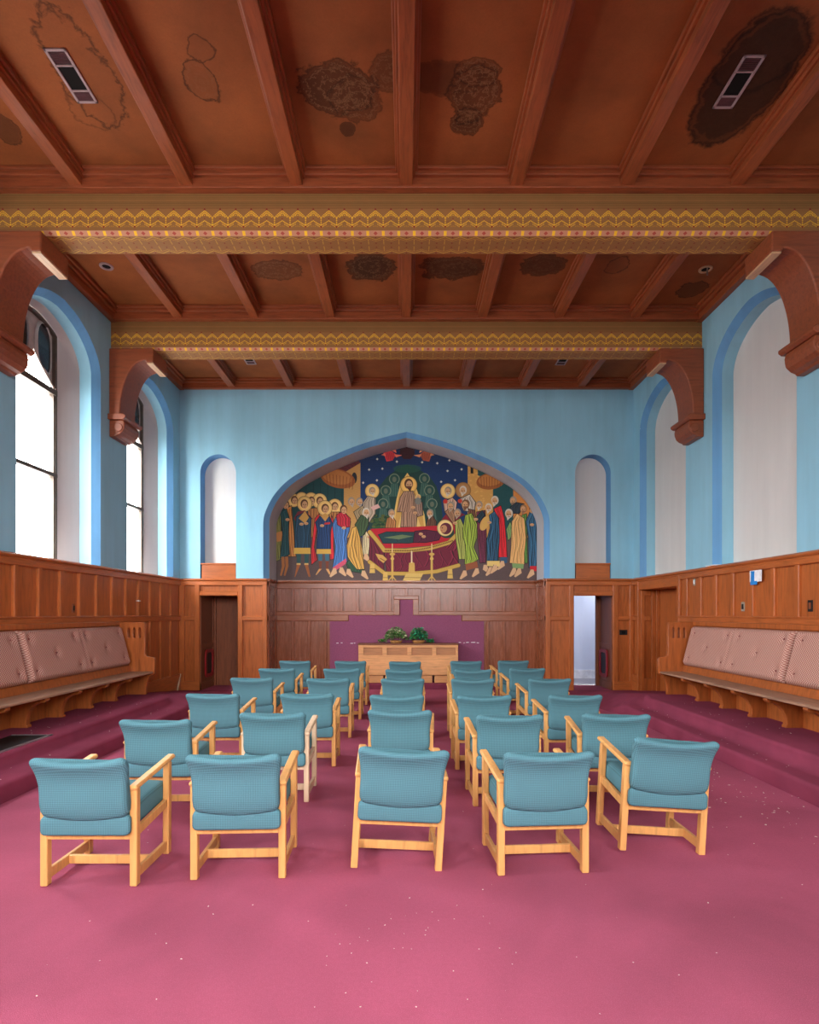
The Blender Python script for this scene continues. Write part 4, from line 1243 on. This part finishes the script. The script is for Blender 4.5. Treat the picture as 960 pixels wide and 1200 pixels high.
ROWT = {1: 'sixth and last row from the altar', 2: 'fifth row from the altar', 3: 'fourth row from the altar', 4: 'third row from the altar', 5: 'second row from the altar', 6: 'row closest to the altar'}
# file, row, x of centre, y of the rear legs, turn in degrees
CH = [('A', 1, -1.92, 3.50, 0), ('B', 1, -1.045, 3.595, 2.5), ('C', 1, -.065, 3.705, 2.5), ('D', 1, .867, 3.66, 4), ('E', 1, 1.75, 3.965, 0),
      ('A', 2, -2.01, 4.74, 2), ('B', 2, -1.146, 5.06, 1), ('C', 2, -.053, 5.20, -3), ('D', 2, .861, 4.96, 2), ('E', 2, 1.776, 5.0, -4),
      ('A', 3, -2.05, 6.24, 0), ('B', 3, -1.055, 6.24, 1), ('C', 3, -.10, 6.14, 0), ('D', 3, .808, 6.12, 1), ('E', 3, 1.754, 6.14, 2),
      ('A', 4, -2.04, 7.75, 0), ('B', 4, -1.024, 7.68, 1), ('C', 4, -.05, 7.65, 0), ('D', 4, .863, 7.65, 0), ('E', 4, 1.86, 7.66, 3),
      ('A', 5, -2.0, 9.05, 0), ('B', 5, -.996, 9.02, 0), ('C', 5, -.04, 8.92, 0), ('D', 5, 1.006, 8.9, 0), ('E', 5, 1.867, 9.1, 4),
      ('A', 6, -2.0, 10.5, 0), ('B', 6, -1.0, 10.45, 0), ('C', 6, -.027, 10.35, 0), ('D', 6, 1.063, 10.45, 0), ('E', 6, 1.917, 10.55, 4)]
def chair_label(f, k):
    if (f, k) == ('B', 2): return 'teal armchair with bleached pale wood frame, inner window-side file, fifth row from the altar'
    if (f, k) == ('E', 1): return 'teal armchair leaning to one side, outer doorway-side end of last row from the altar'
    if (f, k) == ('C', 1): return 'teal armchair in the middle of the last row from the altar, aisle either side'
    return 'teal armchair with light wood arms, %s, %s' % (FILE[f], ROWT[k])
proto = make_chair(chair_label('A', 1)); CH_PARTS = list(proto.children)
for i, (f, k, x, y, a) in enumerate(CH):
    o = proto if i == 0 else copy_tree(proto, chair_label(f, k))
    o.location = (x, y, 0.003); o.rotation_euler = (0, 0, math.radians(a))
    if (f, k) in (('C', 1), ('E', 1)):        # these two stand tipped over to one side on a loose foot
        o.rotation_euler[1] = math.radians(3.4); o.location.z = .29 * math.sin(math.radians(3.4)) - .004
    if (f, k) == ('B', 2):
        for c in [c for c in bpy.data.objects if c.parent == o]:
            if c.data.materials[0] == M['beech']:
                c.material_slots[0].link = 'OBJECT'; c.material_slots[0].material = M['beech_pale']

# ---------------------------------------------------------------- long benches on the platforms
def bench(side, label, cl):
    r = empty('bench', (side * W, 6.3, .307)); setp(r, label, 'bench')
    put = lambda d, z, y: (-side * d, y - 6.3, z - .307)
    OK, y0, y1 = M['bench'], 2.95, 9.62
    mb = MB(); mb.extrude([(.12, .655), (.655, .655), (.676, .662), (.676, .684), (.66, .692), (.12, .692)], y0, y1, put); mb.build('seat', M['bench_seat'], r, bevel=.004)
    mb = MB(); mb.extrude([(.23, .692), (.315, .692), (.285, .80), (.20, .80)], y0, y1, put); mb.build('back_strip', OK, r, bevel=.006)
    mb = MB(); mb.extrude([(.0, 1.44), (.115, 1.44), (.13, 1.455), (.13, 1.51), (.115, 1.52), (.0, 1.52)], y0, y1, put); mb.build('top_rail', OK, r, bevel=.005)
    mb = MB(); mb.extrude([(.1, .80), (.215, .80), (.11, 1.44), (.02, 1.44)], y0, y1, put); mb.build('back_board', OK, r)
    mb = MB(); mb.extrude([(.20, .307), (.225, .307), (.225, .655), (.20, .655)], y0, y1, put); mb.build('riser_board', OK, r)
    k = 0; y = 8.91
    while y > 3.2:
        pr = [(.226, .655), (.645, .655), (.655, .63), (.63, .605), (.60, .60)]
        for q in range(1, 11):
            th = (PI / 2) * q / 10
            pr.append((.60 - .185 * math.sin(th), .37 + .23 * math.cos(th)))
        pr += [(.415, .345), (.43, .335), (.43, .307), (.226, .307)]
        mb = MB(); mb.extrude(pr, y - .04, y + .04, put); mb.build('support', OK, r, bevel=.006)
        y -= .69
    # end panels with three lancet holes
    pr = [(0, .307), (.545, .307), (.545, .36)]
    for q in range(1, 9):
        th = (PI / 2) * q / 8; pr.append((.545 + .135 * (1 - math.cos(th)), .36 + .29 * math.sin(th)))
    pr += [(.69, .67), (.69, .875), (.665, .915), (.575, .925), (.54, .95), (.53, .99), (.525, 1.48), (.505, 1.50), (.03, 1.50), (0, 1.48)]
    holes = []
    for c in (.27, .36, .45):
        holes.append([(c - .027, 1.24), (c + .027, 1.24), (c + .027, 1.385), (c + .019, 1.41), (c, 1.435), (c - .019, 1.41), (c - .027, 1.385)])
    for ye in (9.655, 2.92):
        mt = Matrix(((-side, 0, 0, 0), (0, 0, 1, ye - 6.3), (0, 1, 0, -.307), (0, 0, 0, 1)))
        e = holed('end_panel', [pr] + holes, .07, OK, r, mt, .006)
    # tufted back cushions
    for ci, (a, b) in enumerate(((7.02, 9.55), (4.42, 6.99), (3.0, 4.39))):
        mb = MB(); nu, nv = 90, 26
        bt = []
        L = b - a
        nb = max(1, round(L / 1.28))
        for q in range(nb):
            u0, u1 = q / nb, (q + 1) / nb
            for fu, fv in ((.12, .2), (.12, .82), (.5, .5), (.88, .2), (.88, .82)): bt.append((u0 + (u1 - u0) * fu, fv))
        def sp(i, j, back=False):
            u, v = i / nu, j / nv; y = a + L * u
            edge = min(1, min(u, 1 - u) * L / .05) ** .5 * min(1, min(v, 1 - v) * .64 / .05) ** .5
            t = 0.0 if back else .02 + .065 * edge
            if not back:
                for bu, bv in bt:
                    d2 = ((u - bu) * L) ** 2 + ((v - bv) * .64) ** 2
                    t -= .03 * math.exp(-d2 / .0035)
                for q in range(1, nb): t -= .012 * math.exp(-(((u - q / nb) * L) ** 2) / .0003)
            d = .285 + (.12 - .285) * v; z = .80 + (1.435 - .80) * v
            return put(d + t * .97, z + t * .22, y)
        vs = [sp(i, j) for i in range(nu + 1) for j in range(nv + 1)]; nb_ = len(vs)
        id_ = lambda i, j: i * (nv + 1) + j
        fs = [(id_(i, j), id_(i + 1, j), id_(i + 1, j + 1), id_(i, j + 1)) for i in range(nu) for j in range(nv)]
        bk = [sp(0, 0, 1), sp(nu, 0, 1), sp(nu, nv, 1), sp(0, nv, 1)]
        vs += bk
        fs.append((nb_, nb_ + 1, nb_ + 2, nb_ + 3))
        fs.append(tuple([id_(i, 0) for i in range(nu + 1)] + [nb_ + 1, nb_])); fs.append(tuple([id_(i, nv) for i in range(nu + 1)] + [nb_ + 2, nb_ + 3]))
        fs.append(tuple([id_(0, j) for j in range(nv + 1)] + [nb_ + 3, nb_])); fs.append(tuple([id_(nu, j) for j in range(nv + 1)] + [nb_ + 2, nb_ + 1]))
        mb.add(vs, fs); cu = mb.build('back_cushion', M['cushion'], r, smooth=True)
        for bu, bv in bt:
            d = .285 + (.12 - .285) * bv; z = .80 + (1.435 - .80) * bv
            c = Vector(put(d + .055, z + .012, a + L * bu)); nrm = (Vector(put(.97, .22, 0)) - Vector(put(0, 0, 0))).normalized()
            mb = MB(); mb.cyl(tuple(c - nrm * .006), tuple(c + nrm * .008), .016, .009, 10); mb.build('button', M['button'], cu, smooth=True)
    return r
bench(-1, 'long oak bench with tufted pink back cushions below the bright windows', 1)
bench(1, 'long oak bench with tufted pink back cushions below the blind white arches', 2)

# ---------------------------------------------------------------- altar
r = empty('altar', (.038, 12.8, .12)); setp(r, 'long low light oak altar with four recessed panels, before the purple wall', 'altar')
H = 1.10
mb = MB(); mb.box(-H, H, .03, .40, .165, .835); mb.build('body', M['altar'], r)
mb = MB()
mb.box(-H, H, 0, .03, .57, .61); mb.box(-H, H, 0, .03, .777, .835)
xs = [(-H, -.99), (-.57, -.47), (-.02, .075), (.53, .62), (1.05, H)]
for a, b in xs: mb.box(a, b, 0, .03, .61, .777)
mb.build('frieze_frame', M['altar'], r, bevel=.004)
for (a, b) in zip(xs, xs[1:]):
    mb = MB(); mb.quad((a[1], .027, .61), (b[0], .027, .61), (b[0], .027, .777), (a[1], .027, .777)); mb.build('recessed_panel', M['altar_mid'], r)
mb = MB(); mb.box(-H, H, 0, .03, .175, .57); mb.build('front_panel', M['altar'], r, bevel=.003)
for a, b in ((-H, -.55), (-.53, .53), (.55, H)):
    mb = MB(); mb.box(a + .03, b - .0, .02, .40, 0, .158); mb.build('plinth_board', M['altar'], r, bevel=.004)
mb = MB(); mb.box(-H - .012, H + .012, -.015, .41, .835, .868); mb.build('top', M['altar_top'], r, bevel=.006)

def plant(name, label, x, y, z, rx, ry, h, n, mats, trail, pot):
    r = empty(name, (x, y, z)); setp(r, label, 'plant')
    mb = MB(); rnd = random.Random(int(x * 100) + 5)
    for k in range(n):
        th = rnd.uniform(0, 2 * PI); q = math.sqrt(rnd.random()); zz = h * math.sqrt(max(.05, 1 - q * q * .85)) * rnd.uniform(.45, 1)
        px, py = rx * q * math.cos(th), ry * q * math.sin(th)
        if k < trail:
            s = rnd.choice(pot[1]); px = s * rx * rnd.uniform(.85, 1.6); zz = rnd.uniform(.02, .09); py = rnd.uniform(-.08, .08)
        c = Vector((px, py, max(.02, zz))); L = rnd.uniform(.05, .085)
        d = Vector((math.cos(th) + rnd.uniform(-.5, .5), math.sin(th) + rnd.uniform(-.5, .5) - .3, rnd.uniform(-.5, .5))).normalized()
        s = d.cross(Vector((rnd.uniform(-.4, .4), rnd.uniform(-.4, .4), 1))).normalized(); nn = s.cross(d)
        pts = [c - d * L * .5, c + s * L * .36 + nn * .006, c + d * L * .55 - nn * .008, c - s * L * .36 + nn * .006]
        for i_ in range(4): pts[i_].z = max(.005, pts[i_].z)
        b = mb.add([tuple(p) for p in pts], [(0, 1, 2), (0, 2, 3)], rnd.randrange(len(mats)))
    mb.build('foliage', mats, r)
    mb = MB(); m2 = 18
    ring = lambda rad, zz: [(rad * 1.5 * math.cos(2 * PI * i / m2), rad * math.sin(2 * PI * i / m2), zz) for i in range(m2)]
    mb.loft([ring(.07, 0), ring(.09, .03), ring(.095, .06), ring(.085, .06)]); mb.build('basket', M['wicker'], r)
plant('potted_ivy', 'cream and green variegated ivy on the altar top', -.235, 13.0, .99, .25, .13, .37, 560, [M['leaf_a'], M['leaf_b'], M['leaf_a']], 70, (0, [-1]))
plant('potted_fern', 'dark bluish green leafy plant in a wicker basket on the altar top', .27, 13.0, .99, .21, .12, .37, 500, [M['leaf_c'], M['leaf_c'], M['leaf_a']], 70, (0, [1]))

# ---------------------------------------------------------------- small fittings
def plate(name, label, cat, T, u, z, w, h, mat, inner=None, d0=0.0):
    c = T(u, d0, z); r = empty(name, c); setp(r, label, cat)
    def bl(mb, nm, m, **k): local(mb, r).build(nm, m, r, **k)
    mb = MB(); mb.T = T; mb.box(u - w / 2, u + w / 2, d0 - .008, d0, z - h / 2, z + h / 2); bl(mb, 'cover_plate', mat, bevel=.003)
    if inner:
        mb = MB(); mb.T = T; mb.box(u - w * .22, u + w * .22, d0 - .014, d0 - .007, z - h * .27, z + h * .27); bl(mb, 'insert', inner)
plate('light_switch', 'grey light switch plate high on the panelling by the recessed door', 'switch', TR, 9.82, 2.18, .075, .12, M['plate_grey'], M['paper'])
plate('wall_socket', 'dark wall socket in the panelling above the farther bench cushion', 'socket', TR, 8.40, 1.75, .085, .135, M['plate_grey'], M['black'])
plate('wall_socket', 'black blank wall socket in the panelling nearest the camera, blind-arch wall', 'socket', TR, 7.0, 1.743, .085, .14, M['black'], M['oak_dark'])
plate('wall_socket', 'small dull socket plate in the window-side panelling', 'socket', TL, 8.49, 1.73, .075, .13, M['oak_dark'], M['black'])
plate('intercom_plate', 'black rectangular plate on the narrow panel beside the recessed door', 'plate', TBK, 4.66, 1.245, .17, .11, M['black'], M['void'])
r = empty('taped_notice', TR(8.03, 0, 2.17)); setp(r, 'small white paper with blue tape stuck on the panelling', 'notice')
mb = MB(); mb.T = TR; mb.box(7.9, 8.17, -.043, -.037, 2.09, 2.25); local(mb, r).build('paper', M['paper'], r)
mb = MB(); mb.T = TR; mb.box(8.06, 8.135, -.048, -.041, 2.06, 2.24); mb.box(8.0, 8.15, -.047, -.041, 2.05, 2.10); local(mb, r).build('tape', M['bluetape'], r)
for u, z in ((10.47, 1.88),):
    r = empty('latch_knob', TL(u, 0, z)); setp(r, 'tiny bright metal latch on the window-side panelling', 'latch')
    mb = MB(); mb.T = TL; mb.cyl((u, 0, z), (u, -.05, z), .008); mb.cyl((u - .05, -.05, z), (u + .05, -.05, z), .011); local(mb, r).build('handle', M['paper'], r, smooth=True)
mb = MB(); mb.bar((-4.81, 12.18, .02), (-4.83, 12.40, .36), .02, .014, (0, 1, 0)); o = mb.build('wooden_stick', M['stick'])
setp(o, 'thin pale stick leaning in the corner by the closed passage', 'stick')
mb = MB(); mb.box(4.80, 4.93, 9.05, 9.32, ZW + .001, ZW + .016); o = mb.build('plaster_scrap', M['paper'], bevel=.004)
setp(o, 'loose white scrap lying on the wainscot ledge below the near blind arch', 'scrap')

# paint flakes scattered on the carpet
mb = MB(); rnd = random.Random(11)
def flake(x, y, z, s):
    n = rnd.randint(4, 6); a0 = rnd.random() * 6
    if z < .1 and any(abs(x - c[2]) < .37 and -.1 < y - c[3] < .65 for c in CH): return
    mb.add([(x + s * rnd.uniform(.6, 1.1) * math.cos(a0 + 2 * PI * i / n), y + s * rnd.uniform(.5, 1) * math.sin(a0 + 2 * PI * i / n), z + rnd.uniform(.002, .006)) for i in range(n)], [tuple(range(n))])
for k in range(130): flake(rnd.uniform(-2.8, 3.4), rnd.uniform(1.9, 5.5), .003, rnd.uniform(.002, .006))
for k in range(130): flake(rnd.gauss(3.1, .22), rnd.uniform(4.0, 8.5), .003, rnd.uniform(.004, .011))
for k in range(14): flake(rnd.gauss(3.0, .25), rnd.uniform(3.9, 6.5), .003, rnd.uniform(.010, .018))
for k in range(36): flake(rnd.uniform(-.4, .5), rnd.uniform(2.4, 3.3), .003, rnd.uniform(.002, .005))
for k in range(50): flake(rnd.choice((-1, 1)) * rnd.uniform(3.95, 4.35), rnd.uniform(5, 9.4), .31, rnd.uniform(.005, .012))
for k in range(40): flake(rnd.choice((-1, 1)) * rnd.uniform(3.6, 3.82), rnd.uniform(5, 9.2), .17, rnd.uniform(.005, .012))
setp(mb.build('debris', M['flake']), 'white paint flakes scattered over the magenta carpet', 'debris', None, 'stuff')

# ================================================================= light, world, camera
w = bpy.data.worlds.new('sky'); bpy.context.scene.world = w; w.use_nodes = True
bg = w.node_tree.nodes['Background']; bg.inputs[1].default_value = 9.0
tc = w.node_tree.nodes.new('ShaderNodeTexCoord'); sp_ = w.node_tree.nodes.new('ShaderNodeSeparateXYZ'); rp = w.node_tree.nodes.new('ShaderNodeValToRGB')
ma = w.node_tree.nodes.new('ShaderNodeMath'); ma.operation = 'MULTIPLY_ADD'; ma.inputs[1].default_value = .5; ma.inputs[2].default_value = .5
w.node_tree.links.new(tc.outputs['Generated'], sp_.inputs[0]); w.node_tree.links.new(sp_.outputs[2], ma.inputs[0]); w.node_tree.links.new(ma.outputs[0], rp.inputs[0]); mr_ = w.node_tree.nodes.new('ShaderNodeMapRange'); mr_.interpolation_type = 'SMOOTHSTEP'
for k_, v_ in (('From Min', -.45), ('From Max', .1), ('To Min', 7.2), ('To Max', 11.5)): mr_.inputs[k_].default_value = v_
w.node_tree.links.new(sp_.outputs[0], mr_.inputs['Value']); w.node_tree.links.new(mr_.outputs[0], bg.inputs[1]); w.node_tree.links.new(rp.outputs[0], bg.inputs[0])
for e, (p_, c_) in zip([rp.color_ramp.elements[0], rp.color_ramp.elements[1], rp.color_ramp.elements.new(.53), rp.color_ramp.elements.new(.8)], ((.47, (.36, .35, .33, 1)), (1.0, (1, 1, 1, 1)), (.53, (.8, .79, .78, 1)), (.8, (1, 1, 1, 1)))):
    e.position = p_; e.color = c_
def portal(name, loc, rot, sx, sy):
    l = bpy.data.lights.new(name, 'AREA'); l.shape = 'RECTANGLE'; l.size = sx; l.size_y = sy; l.cycles.is_portal = True
    o = bpy.data.objects.new(name, l); o.location = loc; o.rotation_euler = rot; link(o)
for c in BAYS: portal('window_daylight', (-(W + .5), c, 4.1), (0, -PI / 2, 0), 3.6, 1.06)
for c in RW: portal('window_daylight', (c, YR - .5, 4.1), (PI / 2, 0, 0), 1.06, 3.6)
def fill_light(name, loc, rot, sx, sy, e, col=(1, 1, 1)):
    l = bpy.data.lights.new(name, 'AREA'); l.shape = 'RECTANGLE'; l.size = sx; l.size_y = sy; l.energy = e; l.color = col
    o = bpy.data.objects.new(name, l); o.location = loc; o.rotation_euler = rot; link(o); return o
fill_light('corridor_fill', (5.2, 14.1, 2.75), (0, 0, 0), 1.2, .5, 5.5, (.96, .97, 1))  # unseen area light, added to brighten the corridor beyond the open passage

cam = bpy.data.cameras.new('camera'); cam.sensor_fit = 'HORIZONTAL'; cam.sensor_width = 24.0; cam.lens = 17.0
cam.shift_x = 3.5 / 960.0; cam.shift_y = 119.0 / 960.0; cam.clip_start = .05
co = bpy.data.objects.new('camera', cam); co.location = (0, 0, EYE); co.rotation_euler = (PI / 2, 0, 0); link(co)
sc = bpy.context.scene; sc.camera = co
sc.view_settings.view_transform = 'Standard'; sc.view_settings.look = 'None'; sc.view_settings.gamma = 1.0
sc.view_settings.use_curve_mapping = False
sc.view_settings.exposure = 2.22
sc.cycles.max_bounces = 10; sc.cycles.diffuse_bounces = 7; sc.cycles.glossy_bounces = 3; sc.cycles.transparent_max_bounces = 8
sc.cycles.caustics_reflective = False; sc.cycles.caustics_refractive = False
sc.cycles.use_denoising = True
